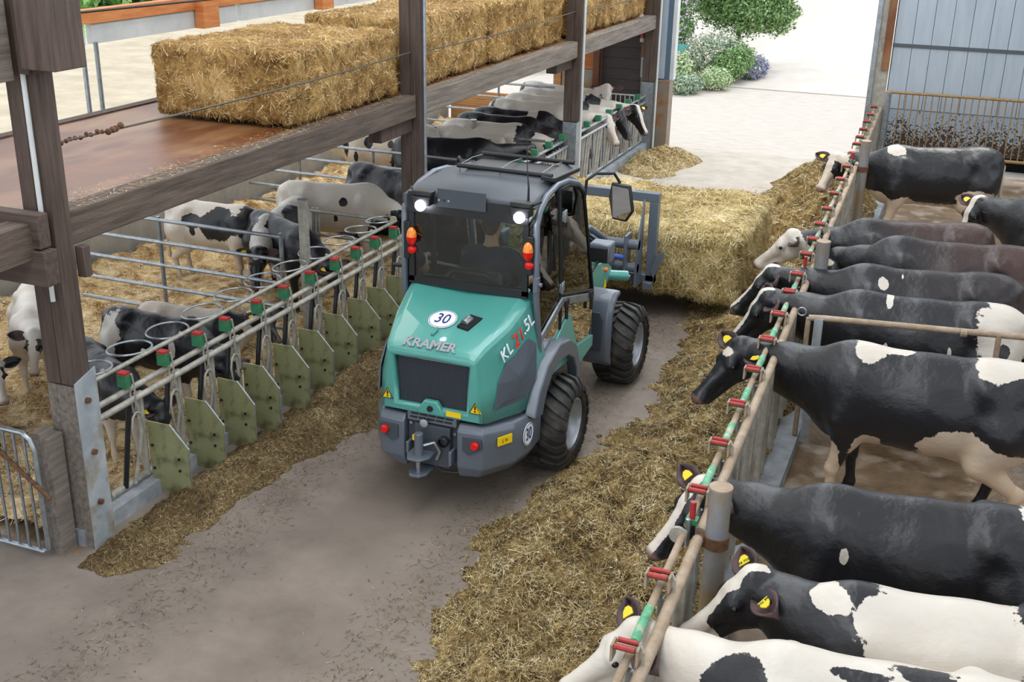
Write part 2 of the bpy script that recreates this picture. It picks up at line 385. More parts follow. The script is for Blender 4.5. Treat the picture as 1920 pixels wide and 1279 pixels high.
# steel jamb of the gateway, rusty guard plate, switch boxes
w = carrier('door_2')
MB().bb((-5.42, 21.35, 1.3), (-5.30, 21.6, 6)).build('jamb', M['sheet'], w)
MB().bb((-5.30, 21.4, 1.28), (-5.20, 21.6, 6)).build('jamb', mat('jamb_steel_blue', '5d7386', .4, .4), w)
MB().bb((-5.20, 21.4, 1.28), (-5.13, 21.6, 6)).build('jamb', M['white'], w)
MB().bb((-5.43, 21.2, 0), (-5.14, 21.5, 1.28)).build('guard_plate', mat('rusty_guard_plate', '8a7a68', .6, .2, col2='77726c', scale=3, col3='8c5e38', s3=5), w)
t = thing('switch_cabinet', 'small grey switch cabinet on the gateway post by the brown door', 'switch box', (-5.62, 21.2, 1.32))
MB().bb((-.09, 0, 0), (.06, .08, .36)).build('cabinet_body', M['white'], t, bevel=.008)
MB().bb((-.07, -.006, .03), (.04, 0, .33)).build('cabinet_door', M['sheet'], t)
t = thing('control_box', 'dark control box with cable above the grey switch cabinet', 'control box', (-5.5, 21.26, 1.74))
MB().bb((-.08, 0, 0), (.07, .08, .2)).build('box_body', M['black'], t, bevel=.008)
MB().bb((-.04, -.01, .06), (.03, 0, .14)).build('display', M['galv'], t)
MB().tube([(0, .04, 0), (.02, .02, -.25), (.07, .02, -.45), (.02, .02, -.55)], .008, 6).build('cable', M['black'], t)
t = thing('warning_beacon', 'small red and white beacon lamp beside the gateway under the deck', 'beacon', (-5.68, 21.08, 1.98))
MB().bb((-.03, -.02, .0), (.058, .02, .03)).build('bracket', M['galv'], t)
MB().lathe([(0, .045), (.06, .045), (.08, .03)], (0, 0, 0), 'z', 14).build('beacon_base', M['white'], t)
MB().lathe([(.08, .04), (.15, .04), (.18, .001)], (0, 0, 0), 'z', 14).build('beacon_lens', mat('red_lens', 'b01818', .3), t)

# end wall, right of the gateway
w = carrier('wall_back_right')
MB().bb((-1.60, 21.25, 0), (-1.52, 21.55, 6)).build('jamb', M['galv'], w)
MB().bb((-1.52, 21.3, 0), (-1.30, 21.5, 6)).build('jamb', M['galvdull'], w)
MB().bb((-1.42, 21.24, 1.75), (-1.29, 21.3, 5)).build('timber_cover', M['redwood'], w)
splat = bpy.data.materials.new('splattered_sheet'); splat.use_nodes = True; nt = splat.node_tree; b = nt.nodes['Principled BSDF']; b.inputs['Roughness'].default_value = .5
tc = nd(nt, 'ShaderNodeTexCoord'); sx = nd(nt, 'ShaderNodeSeparateXYZ'); n1 = nd(nt, 'ShaderNodeTexNoise'); n1.inputs['Scale'].default_value = 34; n1.inputs['Detail'].default_value = 3
n0 = nd(nt, 'ShaderNodeTexNoise'); n0.inputs['Scale'].default_value = 3
nt.links.new(tc.outputs['Object'], sx.inputs[0]); nt.links.new(tc.outputs['Object'], n1.inputs[0]); nt.links.new(tc.outputs['Object'], n0.inputs[0])
mr = nd(nt, 'ShaderNodeMapRange'); mr.inputs[1].default_value = .35; mr.inputs[2].default_value = 1.1; mr.inputs[3].default_value = .27; mr.inputs[4].default_value = -.1
nt.links.new(sx.outputs[2], mr.inputs[0])
a1 = nd(nt, 'ShaderNodeMath', operation='ADD'); nt.links.new(n1.outputs[0], a1.inputs[0]); nt.links.new(mr.outputs[0], a1.inputs[1])
a2 = nd(nt, 'ShaderNodeMath', operation='MULTIPLY_ADD'); a2.inputs[1].default_value = .35; nt.links.new(n0.outputs[0], a2.inputs[0]); nt.links.new(a1.outputs[0], a2.inputs[2])
rr = nd(nt, 'ShaderNodeValToRGB'); rr.color_ramp.elements[0].position = .72; rr.color_ramp.elements[1].position = .79
rr.color_ramp.elements[0].color = S('9aa6b2'); rr.color_ramp.elements[1].color = S('3d2c1e'); nt.links.new(a2.outputs[0], rr.inputs[0]); nt.links.new(rr.outputs[0], b.inputs['Base Color'])
for k in range(22):
    x = -1.26+k*.304
    MB().bb((x, 21.3, 1.1), (x+.296, 21.34, 2.16)).build('wall_panel', M['sheet'], w)
    MB().bb((x, 21.3, 2.2), (x+.296, 21.34, 4.2)).build('wall_panel', M['sheet'], w)
MB().bb((-1.28, 21.36, .4), (7, 21.4, 6)).build('backing', M['seam'], w)
MB().bb((-1.28, 21.285, 2.15), (7, 21.33, 2.21)).build('rail_strip', M['seam'], w)
MB().bb((-1.28, 21.31, .4), (7, 21.35, 1.09)).build('kick_sheet', splat, w)
MB().bb((-1.28, 21.3, 0), (.8, 21.34, .4)).build('kick_board', mat('brown_kickboard', '4a3a2c', .7, col2='6b543c', scale=5), w)
MB().bb((.8, 22.2, -.02), (7, 22.25, .6)).build('void_shade_sheet', M['dark'], w)  # black sheet standing in for the shade inside the low opening

# ---- barred gate in front of that wall
t = thing('barred_gate', 'long rusty-yellow barred steel gate along the splattered white wall', 'gate', (-1.15, 21.0, 0))
tanrust = mat('rusty_tan_bar', '8a6c42', .65, .2, col2='a08560', scale=20)
MB().tube([(-.1, 0, 1.42), (6.5, 0, 1.45)], .024, 8).build('top_rail', tanrust, t)
MB().tube([(-.05, 0, .40), (6.5, 0, .42)], .028, 8).build('bottom_rail', tanrust, t)
me = None
for k in range(48):
    x = .12+k*.107
    if me is None: o = MB().tube([(0, 0, .4), (0, 0, 1.42)], .011, 6).build('bar', tanrust, t, loc=(x, 0, 0)); me = o.data
    else: link('bar', me, t, (x, 0, 0))
t = thing('round_post', 'whitish steel tube post at the far end of the right feed fence', 'post', (-1.22, 20.9, 0))
MB().tube([(0, 0, 0), (0, 0, 1.42)], .06, 14).build('tube', M['galv'], t, smooth=True)
MB().tube([(0, 0, 1.42), (0, 0, 1.44)], .062, 14).build('cap', M['tanpipe'], t)

# ---- white barred gate below the brown door
t = thing('white_barred_gate', 'small whitish barred gate in front of the brown roller door', 'gate', (-6.6, 21.15, 0))
MB().tube([(0, 0, .1), (0, 0, .98), (.85, 0, .98), (.9, 0, .9), (.9, 0, .1)], .018, 8).build('gate_frame', M['white'], t)
me = None
for k in range(9):
    if me is None: o = MB().tube([(0, 0, .12), (0, 0, .97)], .011, 6).build('bar', M['white'], t, loc=(.09+k*.09, 0, 0)); me = o.data
    else: link('bar', me, t, (.09+k*.09, 0, 0))

# ---- loft deck over the left pens, with its posts
deck = carrier('loft_deck')
MB().bb((-7.62, 2, 2.40), (-5.60, 21.28, 2.455)).build('deck_sheet', M['redwood'], deck)
for a, b in ((5.80, 11.06), (11.24, 16.5), (16.68, 21.2)): MB().bb((-5.60, a, 2.235), (-5.42, b, 2.47)).build('edge_beam', M['greywood'] if a > 6 else M['darkbeam'], deck, bevel=.01)
MB().bb((-5.60, 2, 2.235), (-5.42, 5.60, 2.47)).build('edge_beam', M['darkbeam'], deck)
MB().bb((-7.72, 2, 2.2), (-7.60, 21.28, 2.47)).build('edge_beam', M['darkwood'], deck)
for y in np.arange(6.6, 21, .9): MB().bb((-7.6, y, 2.25), (-5.62, y+.07, 2.4)).build('joist', M['darkwood'], deck)
# cross timbers clamped to the near post
MB().bb((-8.4, 5.46, 2.305), (-5.36, 5.56, 2.53)).build('cross_timber', M['crosswood'], deck, bevel=.006)
MB().bb((-8.4, 5.44, 2.06), (-5.32, 5.56, 2.295)).build('cross_timber', M['crosswood'], deck, bevel=.006)
MB().bb((-5.40, 5.80, 2.02), (-5.33, 5.87, 2.235)).build('cross_timber', M['darkwood'], deck, bevel=.006)
MB().bb((-8.4, 5.42, 3.36), (-5.46, 5.54, 3.9)).build('cross_timber', M['greywood'], deck, bevel=.006)
MB().bb((-5.44, 5.56, 3.40), (-5.36, 5.72, 3.9)).build('cross_timber', M['darkwood'], deck)
MB().bb((-5.36, 5.5, 3.44), (-5.1, 5.78, 3.9)).build('cross_timber', M['darkwood'], deck, bevel=.006)
MB().bb((-5.62, 11.5-1.15, 2.08), (-5.47, 11.06, 2.235)).build('corbel', M['darkwood'], deck, bevel=.01)
MB().bb((-5.66, 15.8, 2.08), (-5.5, 16.5, 2.235)).build('corbel', M['darkwood'], deck, bevel=.01)
for (y, lab, zt) in ((5.62, 'dark-stained timber post nearest the camera with galvanised side plate', 5.2), (11.08, 'timber post between the first and second straw bales, galvanised foot', 5.2), (16.52, 'timber post at the third bay of the loft, slim white pipe beside it', 5.2), (21.0, 'last timber post of the loft beside the gateway', 5.2)):
    t = thing('timber_post', lab, 'post', (-5.5, y, 0))
    MB().bb((-.12, 0, 1.28), (.0, .16, zt)).build('timber', M['darkwood'], t, bevel=.006)
    MB().bb((.003, 0, 1.28), (.12, .16, zt)).build('timber', M['darkwood'], t, bevel=.006)
    if y < 6:
        MB().bb((-.12, 0, 0), (-.045, .16, 1.27)).build('lower_timber', M['greywood'], t)
        MB().bb((-.042, 0, 0), (.12, .16, 1.27)).build('lower_timber', M['greywood'], t)
        MB().prism([(.122, -.01, 0), (.122, .2, 0), (.122, .2, 1.36), (.122, -.01, 1.30)], (.012, 0, 0)).build('side_plate', M['dirtygalv'], t)
        MB().tube([(.05, -.02, 1.9), (.05, -.02, 4.4)], .017, 8).build('white_pipe', M['white'], t, smooth=True)
        for z in (.35, .75, 1.15): MB().tube([(.13, .08, z), (.16, .08, z)], .022, 8).build('bolt', M['rust'], t)
    else:
        MB().bb((-.12, 0, 0), (.10, .14, 1.27)).build('steel_foot', M['galv'], t)
        MB().tube([(.15, .05, .02), (.15, .05, 4.6)], .02, 8).build('white_pipe', M['white'] if y > 12 else M['galv'], t, smooth=True)
t = thing('short_post', 'short grey timber post beside the foot of the near timber post', 'post', (-5.56, 5.5, 0))
MB().bb((-.1, -.05, 0), (-.02, .08, .95)).build('board', M['greywood'], t); MB().bb((-.018, -.06, 0), (.05, .08, .93)).build('board', M['greywood'], t)
# steel cables over the loft
for z0, y0, y1, x in ((2.92, 5.8, 11.06, -5.47), (2.9, 11.26, 16.5, -5.47), (2.88, 16.7, 21.1, -5.47)):
    pts = [(x, y0+(y1-y0)*k/10, z0-.03*math.sin(math.pi*k/10)) for k in range(11)]
    prop(MB().tube(pts, .008, 6).build('steel_cable', M['rope']), {5.8: 'thin steel cable in front of the nearest straw bale', 11.26: 'thin steel cable in front of the middle straw bales', 16.7: 'thin steel cable in front of the farthest straw bales'}[y0], 'cable')
prop(MB().tube([(-7.6, 6, 3.44), (-7.6, 14, 3.34), (-7.6, 21, 3.4)], .012, 6).build('steel_cable', M['black']), 'black cable stretched high over the back edge of the loft', 'cable')
t = thing('cable_clamp', 'row of rusty clamps where the cable meets the near post', 'clamp', (-5.47, 5.82, 2.92))
for k in range(14): MB().ball((random.uniform(-.012, .012), k*.05, random.uniform(-.012, .01)), .016+.008*(k > 9), 5).build('clamp_nut', M['rust'], t)

# ------------------------------------------------------------------ straw bales
def bale(name, label, cat, c, d, m, seed, nb=9000, rz=0, L=.09, W=.006, group=None, amp=.02, rnd=.06):
    """a pressed bale: a densely subdivided block with pushed-out flakes, plus loose blades over its surface"""
    g = np.random.default_rng(seed)
    hx, hy, hz = d[0]/2, d[1]/2, d[2]/2
    allV = []; allQ = []; base = 0; Ps = []; Ns = []
    for ax in range(3):
        for sg in (-1, 1):
            u, v = [(1, 2), (2, 0), (0, 1)][ax]; h = (hx, hy, hz)
            nu, nv = max(8, int(h[u]*2/.035)), max(8, int(h[v]*2/.035))
            a, b = np.meshgrid(np.linspace(-1, 1, nu), np.linspace(-1, 1, nv), indexing='ij')
            P = np.zeros(a.shape+(3,)); P[..., ax] = sg*h[ax]; P[..., u] = a*h[u]; P[..., v] = b*h[v]
            idx = np.arange(nu*nv).reshape(nu, nv)
            q = np.stack([idx[:-1, :-1], idx[1:, :-1], idx[1:, 1:], idx[:-1, 1:]], -1).reshape(-1, 4)
            if sg < 0: q = q[:, ::-1]
            allV.append(P.reshape(-1, 3)); allQ.append(q+base); base += nu*nv
    V = np.concatenate(allV); Q = np.concatenate(allQ)
    h = np.array([hx, hy, hz])
    def deform(V):
        inner = np.clip(V, -(h-rnd), h-rnd); dl = V-inner; ln = np.linalg.norm(dl, axis=1)[:, None]
        W_ = inner+dl/np.maximum(ln, 1e-6)*np.minimum(ln, rnd)
        nn = dl/np.maximum(ln, 1e-6)
        f = fbm(W_[:, 0]*9, W_[:, 1]*9, W_[:, 2]*9, seed, 3)*amp + fbm(W_[:, 0]*2+5, W_[:, 1]*2, W_[:, 2]*2, seed+3, 2)*amp*1.1
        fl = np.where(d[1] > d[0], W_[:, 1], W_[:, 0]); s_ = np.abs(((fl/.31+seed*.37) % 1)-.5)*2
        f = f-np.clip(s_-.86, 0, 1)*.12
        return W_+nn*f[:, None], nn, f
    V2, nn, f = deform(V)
    tone = np.clip(.34+f*7+.15*fbm(V2[:, 0]*20, V2[:, 1]*20, V2[:, 2]*20, seed+8, 2), 0, 1)  # hollows coloured darker, bulges lighter: shading put into the tone
    ar = np.array([hy*hz, hy*hz, hx*hz, hx*hz, hx*hy, hx*hy]); ar /= ar.sum(); k = g.choice(6, nb, p=ar)
    P = (g.random((nb, 3))*2-1)*h; ax = k//2; P[np.arange(nb), ax] = np.where(k % 2, 1, -1)*h[ax]
    P2, n2, f2 = deform(P)
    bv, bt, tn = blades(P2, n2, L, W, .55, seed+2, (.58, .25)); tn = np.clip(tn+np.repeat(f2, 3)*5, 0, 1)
    o = obj_np(name, np.concatenate([V2, bv]), Q, m, np.concatenate([tone, tn]), None, True, bt+len(V2))
    o.location = c; o.rotation_euler = (0, 0, rz); return prop(o, label, cat, group)
ys = [(8.86, 11.0), (11.3, 13.55), (13.6, 15.6), (15.7, 16.42), (16.75, 18.85), (18.93, 20.95)]
labs = ['large straw bale at the near end of the loft', 'straw bale just behind the second timber post on the loft', 'third straw bale along the loft', 'narrow straw bale end just before the third timber post', 'straw bale beyond the third timber post on the loft', 'farthest straw bale on the loft, next to the gateway']
for i, (a, b) in enumerate(ys):
    hgt = .66 if i == 0 else .74
    xw = (-7.08, -5.6) if i == 0 else (-6.9, -5.64)
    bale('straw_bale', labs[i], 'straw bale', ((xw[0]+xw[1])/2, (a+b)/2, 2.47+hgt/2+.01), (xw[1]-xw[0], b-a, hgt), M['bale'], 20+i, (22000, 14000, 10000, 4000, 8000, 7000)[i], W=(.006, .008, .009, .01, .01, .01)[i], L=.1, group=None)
# the bale on the fork
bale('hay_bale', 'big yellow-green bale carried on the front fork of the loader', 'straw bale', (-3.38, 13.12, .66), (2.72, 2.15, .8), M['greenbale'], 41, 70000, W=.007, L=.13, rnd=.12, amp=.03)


# ------------------------------------------------------------------ bodies: one continuous surface from blended volumes
import openvdb as vdb
def sdf_mesh(prims, vox, k=.06, pad=.08):
    """prims: ('c',a,b,ra,rb[,k]) tapered capsule, ('e',c,r[,k]) ellipsoid (r = 3 radii), ('r',c,r,rot[,k]) turned ellipsoid"""
    lo = np.full(3, 1e9); hi = -lo
    for p in prims:
        if p[0] == 'c': 
            for q, r in ((p[1], p[3]), (p[2], p[4])): lo = np.minimum(lo, np.array(q)-r); hi = np.maximum(hi, np.array(q)+r)
        else: r = np.max(p[2]); lo = np.minimum(lo, np.array(p[1])-r); hi = np.maximum(hi, np.array(p[1])+r)
    lo -= pad; hi += pad
    n = np.ceil((hi-lo)/vox).astype(int)+1
    D = np.full(n, 1., np.float32)
    ax = [lo[i]+np.arange(n[i])*vox for i in range(3)]
    for p in prims:
        kk = k; m_ = .16
        if p[0] == 'c':
            a = np.array(p[1], float); b = np.array(p[2], float); ra, rb = p[3], p[4]; kk = p[5] if len(p) > 5 else k
            l = np.minimum(a-ra, b-rb)-m_; h = np.maximum(a+ra, b+rb)+m_
        else:
            c = np.array(p[1], float); r = np.array(p[2], float); l = c-r.max()-m_; h = c+r.max()+m_
            if p[0] in 'es' and len(p) > 3: kk = p[3]
            if p[0] == 'r' and len(p) > 4: kk = p[4]
        i0 = np.clip(np.floor((l-lo)/vox).astype(int), 0, n-1); i1 = np.clip(np.ceil((h-lo)/vox).astype(int)+1, 1, n)
        sl = tuple(slice(i0[i], i1[i]) for i in range(3))
        X, Y, Z = np.meshgrid(*[ax[i][sl[i]] for i in range(3)], indexing='ij')
        if p[0] == 'c':
            ab = b-a; L2 = max(ab@ab, 1e-9)
            t = np.clip(((X-a[0])*ab[0]+(Y-a[1])*ab[1]+(Z-a[2])*ab[2])/L2, 0, 1)
            d = np.sqrt((X-a[0]-t*ab[0])**2+(Y-a[1]-t*ab[1])**2+(Z-a[2]-t*ab[2])**2)-(ra+(rb-ra)*t)
        else:
            q = np.stack([X-c[0], Y-c[1], Z-c[2]], -1)
            if p[0] == 'r': q = q @ np.array(p[3])
            k0 = np.sqrt(((q/r)**2).sum(-1)); k1 = np.sqrt(((q/r**2)**2).sum(-1))+1e-6; d = k0*(k0-1)/k1
        o = D[sl]
        if p[0] == 's':
            d = -d; hh = np.clip(.5-.5*(o-d)/kk, 0, 1); D[sl] = o*(1-hh)+d*hh+kk*hh*(1-hh); continue
        hh = np.clip(.5+.5*(o-d)/kk, 0, 1)
        D[sl] = o*(1-hh)+d*hh-kk*hh*(1-hh)
    g = vdb.FloatGrid(1.0); g.copyFromArray(np.ascontiguousarray(D, dtype=np.float32)); g.transform = vdb.createLinearTransform(voxelSize=float(vox))
    P, Q = g.convertToQuads(0.0)
    P = P+lo
    # outward winding
    q = Q[:4000:7]; n0 = np.cross(P[q[:, 1]]-P[q[:, 0]], P[q[:, 2]]-P[q[:, 0]]); c0 = P[q].mean(1)
    v = np.einsum('ij,ij->i', np.cross(P[Q[:, 0]], P[Q[:, 1]]), P[Q[:, 2]]).sum()+np.einsum('ij,ij->i', np.cross(P[Q[:, 0]], P[Q[:, 2]]), P[Q[:, 3]]).sum()
    if v < 0: Q = Q[:, ::-1]
    return P, Q

coatm = bpy.data.materials.new('cattle_coat'); coatm.use_nodes = True; nt = coatm.node_tree; b = nt.nodes['Principled BSDF']
def N(t, **k): return nd(nt, t, **k)
def math_(op, a, c=None, v=None):
    n = N('ShaderNodeMath', operation=op); nt.links.new(a, n.inputs[0])
    if c is not None: nt.links.new(c, n.inputs[1])
    if v is not None: n.inputs[1].default_value = v
    return n.outputs[0]
tc = N('ShaderNodeTexCoord'); n1 = N('ShaderNodeTexNoise'); n1.inputs['Scale'].default_value = 11; n1.inputs['Detail'].default_value = 7; n1.inputs['Roughness'].default_value = .7
nt.links.new(tc.outputs['Object'], n1.inputs[0])
def attr(nm): return N('ShaderNodeAttribute', attribute_name=nm).outputs['Fac']
f = math_('MULTIPLY_ADD', n1.outputs[0], v=.75); f.node.inputs[2].default_value = -.375
f = math_('ADD', f, attr('white'))
rmp = N('ShaderNodeValToRGB'); rmp.color_ramp.elements[0].position = .49; rmp.color_ramp.elements[1].position = .515
rmp.color_ramp.elements[0].color = (0, 0, 0, 1); rmp.color_ramp.elements[1].color = (1, 1, 1, 1); nt.links.new(f, rmp.inputs[0])
n2 = N('ShaderNodeTexNoise'); n2.inputs['Scale'].default_value = 5; n2.inputs['Detail'].default_value = 5; nt.links.new(tc.outputs['Object'], n2.inputs[0])
blk = N('ShaderNodeMix', data_type='RGBA'); blk.inputs[6].default_value = (.0085, .009, .012, 1); blk.inputs[7].default_value = (.05, .022, .017, 1); nt.links.new(attr('brown'), blk.inputs[0])
wht = N('ShaderNodeMix', data_type='RGBA'); wht.inputs[6].default_value = S('c9c2b8'); wht.inputs[7].default_value = S('c3a078'); 
dw = math_('MULTIPLY_ADD', n2.outputs[0], v=.5); dw.node.inputs[2].default_value = -.2; dw = math_('ADD', dw, attr('dirt')); dw.node.use_clamp = True
nt.links.new(dw, wht.inputs[0])
mx = N('ShaderNodeMix', data_type='RGBA'); nt.links.new(rmp.outputs[0], mx.inputs[0]); nt.links.new(blk.outputs[2], mx.inputs[6]); nt.links.new(wht.outputs[2], mx.inputs[7])
m2 = N('ShaderNodeMix', data_type='RGBA'); nt.links.new(attr('skin'), m2.inputs[0]); nt.links.new(mx.outputs[2], m2.inputs[6]); m2.inputs[7].default_value = S('7a5c55')
nt.links.new(m2.outputs[2], b.inputs['Base Color'])
b.inputs['Roughness'].default_value = .40; b.inputs['Specular IOR Level'].default_value = .5
mp = N('ShaderNodeMapping'); mp.inputs['Scale'].default_value = (40, 140, 40); n3 = N('ShaderNodeTexNoise'); n3.inputs['Scale'].default_value = 1.5; n3.inputs['Detail'].default_value = 3
nt.links.new(tc.outputs['Object'], mp.inputs[0]); nt.links.new(mp.outputs[0], n3.inputs[0])
bp = N('ShaderNodeBump'); bp.inputs['Strength'].default_value = .25; bp.inputs['Distance'].default_value = .006; nt.links.new(n3.outputs[0], bp.inputs['Height'])
n4 = N('ShaderNodeTexNoise'); n4.inputs['Scale'].default_value = 6; n4.inputs['Detail'].default_value = 3; nt.links.new(tc.outputs['Object'], n4.inputs[0])
bp2 = N('ShaderNodeBump'); bp2.inputs['Strength'].default_value = .55; bp2.inputs['Distance'].default_value = .035; nt.links.new(n4.outputs[0], bp2.inputs['Height']); nt.links.new(bp.outputs[0], bp2.inputs['Normal']); nt.links.new(bp2.outputs[0], b.inputs['Normal'])
M['coat'] = coatm
M['earskin'] = mat('ear_inside', '2a2022', .7, col2='5c4442', scale=9)

def cattle(label, wx, wy, yaw, s, poll, nose, white=None, patches=(), face=None, cat='cow', name='dairy_cow', vox=.02, lying=False, group=None, seed=0,
           brown=0., dirt=.25, noise=None, thin=1.0, legs=True, tag=1, ears=True, earcol=None, tagtext=None, legshift=(0, 0), roll=0., wz=0.):
    """wx, wy: point under the withers; yaw: heading; poll, nose: world points; white: coat base 0 black / 1 white; patches in body coordinates"""
    ya = R(yaw); cs, sn = math.cos(ya), math.sin(ya)
    ox, oy = wx-.42*s*cs, wy-.42*s*sn
    def loc(p):
        dx, dy = p[0]-ox, p[1]-oy; return np.array([(dx*cs+dy*sn)/s, (-dx*sn+dy*cs)/s, p[2]/s])
    Pl, Nl = loc(poll), loc(nose)
    dz = -.52 if lying else 0.
    t = thin
    def z(v): return v+dz
    pr = [('e', (-.50, 0, z(.93)), (.33, .25*t, .27)), ('e', (-.12, 0, z(.83)), (.50, .31*t, .33)), ('e', (.22, 0, z(.83)), (.38, .265*t, .32)),
          ('c', (-.62, 0, z(1.08)), (.38, 0, z(1.07)), .10, .09, .1), ('e', (.40, 0, z(1.02)), (.22, .10, .17), .1), ('e', (-.66, 0, z(1.08)), (.13, .12, .09), .08),
          ('c', (-.42, -.19*t, z(1.08)), (-.42, .19*t, z(1.06)), .05, .05, .10), ('e', (.46, 0, z(.72)), (.17, .16, .22), .1),
          ('e', (.36, .19*t, z(.82)), (.13, .08, .25), .09), ('e', (.36, -.19*t, z(.82)), (.13, .08, .25), .09),
          ('e', (-.58, .14, z(.80)), (.20, .12, .26), .08), ('e', (-.58, -.14, z(.80)), (.20, .12, .26), .08)]
    for sg in (1, -1):
        pr += [('c', (.36, .20*sg*t, z(1.02)), (.44, .245*sg*t, z(.72)), .045, .05, .07), ('s', (-.27, .36*sg*t, z(1.04)), (.16, .10, .10), .07), ('s', (.20, .39*sg*t, z(.98)), (.07, .09, .22), .08), ('s', (-.70, .30*sg*t, z(1.02)), (.10, .09, .10), .06)]
    C = np.array([.50, 0, z(.86)]); 
    f = Nl-Pl; fl = np.linalg.norm(f); f = f/fl; up0 = np.array([0, 0, 1.]); rr = np.cross(f, up0); rr /= np.linalg.norm(rr)+1e-9; u = np.cross(rr, f)
    hl = min(fl, .50)
    mid = (C+Pl)/2+np.array([0, 0, -.0])
    pr += [('c', C+np.array([-.05, 0, .06]), mid+np.array([0, 0, .02]), .215, .145, .09), ('c', mid+np.array([0, 0, .02]), Pl-f*.01-u*.03, .145, .105, .07),
           ('c', C+np.array([0, 0, -.1]), Pl-u*.13+f*.02, .16, .085, .09)]
    # head
    pr += [('c', Pl+u*.012, Pl+f*hl*.42, .085, .066, .04), ('c', Pl+f*hl*.4+u*.008, Pl+f*(hl-.06)+u*.004, .058, .046, .03), ('e', Pl+f*(hl-.045)-u*.016, (.066, .066, .052), .025),
           ('c', Pl-rr*.03+u*.045+f*.02, Pl+rr*.03+u*.045+f*.12, .05, .05, .03), ('c', Pl+rr*.03+u*.045+f*.02, Pl-rr*.03+u*.045+f*.12, .05, .05, .03),
           ('e', Pl+f*.12-u*.085+rr*.022, (.075, .075, .08), .04), ('e', Pl+f*.12-u*.085-rr*.022, (.075, .075, .08), .04),
           ('c', Pl-u*.11+f*.10, Pl+f*(hl-.07)-u*.078, .055, .034, .035), ('e', Pl+u*.065-f*.01, (.055, .055, .05), .04)]
    for sg in (1, -1):
        pr += [('e', Pl+f*.15+rr*.062*sg+u*.035, (.042, .042, .036), .03), ('e', Pl+f*(hl-.03)+rr*.03*sg, (.03, .03, .03), .02),
               ('c', Pl+rr*.06*sg-f*.0+u*.0, Pl+rr*.115*sg-f*.015, .035, .024, .02)]
    # legs
    if lying:
        for sg in (1, -1):
            pr += [('c', (.38, .2*sg, .26), (.58, .22*sg, .06), .09, .05, .05), ('c', (.58, .22*sg, .06), (.40, .27*sg, .04), .045, .035, .03),
                   ('c', (-.55, .2*sg, .26), (-.2, .34*sg, .09), .15, .08, .06), ('c', (-.2, .34*sg, .08), (-.5, .38*sg, .05), .06, .04, .03)]
        pr += [('c', (-.78, 0, .5), (-.86, .08, .2), .035, .022, .03), ('c', (-.86, .08, .2), (-.8, .25, .04), .02, .03, .03)]
    elif legs:
        a, c_ = legshift
        for sg in (1, -1):
            d = a*sg; e = c_*sg
            pr += [('c', (.40, .155*sg, .74), (.36+d*.3, .155*sg, .56), .115, .078, .07), ('c', (.36+d*.3, .155*sg, .56), (.39+d*.8, .145*sg, .33), .075, .045, .04),
                   ('e', (.395+d*.8, .145*sg, .325), (.05, .047, .055), .02), ('c', (.39+d*.8, .145*sg, .31), (.385+d, .145*sg, .11), .036, .033, .02),
                   ('e', (.387+d, .145*sg, .11), (.042, .04, .042), .02), ('c', (.39+d, .145*sg, .09), (.41+d, .145*sg, .035), .036, .046, .02),
                   ('c', (-.56, .165*sg, .78), (-.44+e*.3, .175*sg, .56), .17, .105, .07), ('c', (-.44+e*.3, .175*sg, .56), (-.64+e*.8, .155*sg, .37), .095, .045, .04),
                   ('e', (-.655+e*.8, .155*sg, .37), (.052, .04, .06), .02), ('c', (-.645+e*.8, .155*sg, .35), (-.60+e, .15*sg, .11), .042, .034, .02),
                   ('e', (-.60+e, .15*sg, .11), (.042, .04, .042), .02), ('c', (-.595+e, .15*sg, .09), (-.57+e, .15*sg, .035), .036, .046, .02)]
        pr += [('c', (-.76, 0, 1.10), (-.825, 0, .98), .045, .03, .03), ('c', (-.825, 0, .98), (-.85, 0, .55), .026, .02, .02), ('c', (-.85, 0, .56), (-.84, .01, .33), .022, .035, .02)]
        if cat == 'cow' and t > .9: pr += [('e', (-.38, 0, .58), (.17, .13, .11), .06)]
    P, Q = sdf_mesh(pr, vox/s if vox > .01 else vox)
    if not lying: P[:, 2] = np.maximum(P[:, 2], 0)
    else: P[:, 2] = np.maximum(P[:, 2], 0)
    # coat fields
    W = np.full(len(P), .2 if not white else .8)
    if noise:
        thr, sc_, sd = noise
        W = .5+fbm(P[:, 0]*sc_, P[:, 1]*sc_, P[:, 2]*sc_, sd, 2)*1.1+thr
        W += np.clip((.5-P[:, 2])*1.5, 0, .8)*(0 if lying else 1)
    for (c, r, val) in patches:
        q = (P-np.array(c))/np.array(r); d = np.sqrt((q**2).sum(1)); w = np.clip((1.3-d)*1.6, 0, 1)
        W = W*(1-w)+(.8 if val else .2)*w
    hd = (P-Pl); along = hd@f; across = np.abs(hd@rr); upd = hd@u
    ishead = (along > -.09) & (np.linalg.norm(hd-np.outer(along, f), axis=1) < .2) & (P[:, 0] > .4)
    if face is not None:
        for (kind, val) in face:
            if kind == 'all': W = np.where(ishead, .8 if val else .2, W)
            elif kind == 'blaze': w = np.clip((.05-across)/.03, 0, 1)*(upd > .03)*ishead; W = W*(1-w)+(.8 if val else .2)*w
            elif kind == 'star': w = np.clip((.07-np.linalg.norm(hd-f*.09-u*.06, axis=1))/.03, 0, 1)*ishead; W = W*(1-w)+(.8 if val else .2)*w
            elif kind == 'eyes': w = np.clip((.09-np.abs(along-.14))/.03, 0, 1)*(across > .045)*ishead; W = W*(1-w)+(.8 if val else .2)*w
            elif kind == 'muzzle': w = np.clip((along-hl+.17)/.03, 0, 1)*ishead; W = W*(1-w)+(.8 if val else .2)*w
    skin = np.clip((along-hl+.035)/.02, 0, 1)*ishead*.9
    skin = np.maximum(skin, np.clip((.045-P[:, 2])/.01, 0, 1)*(0 if lying else .8))
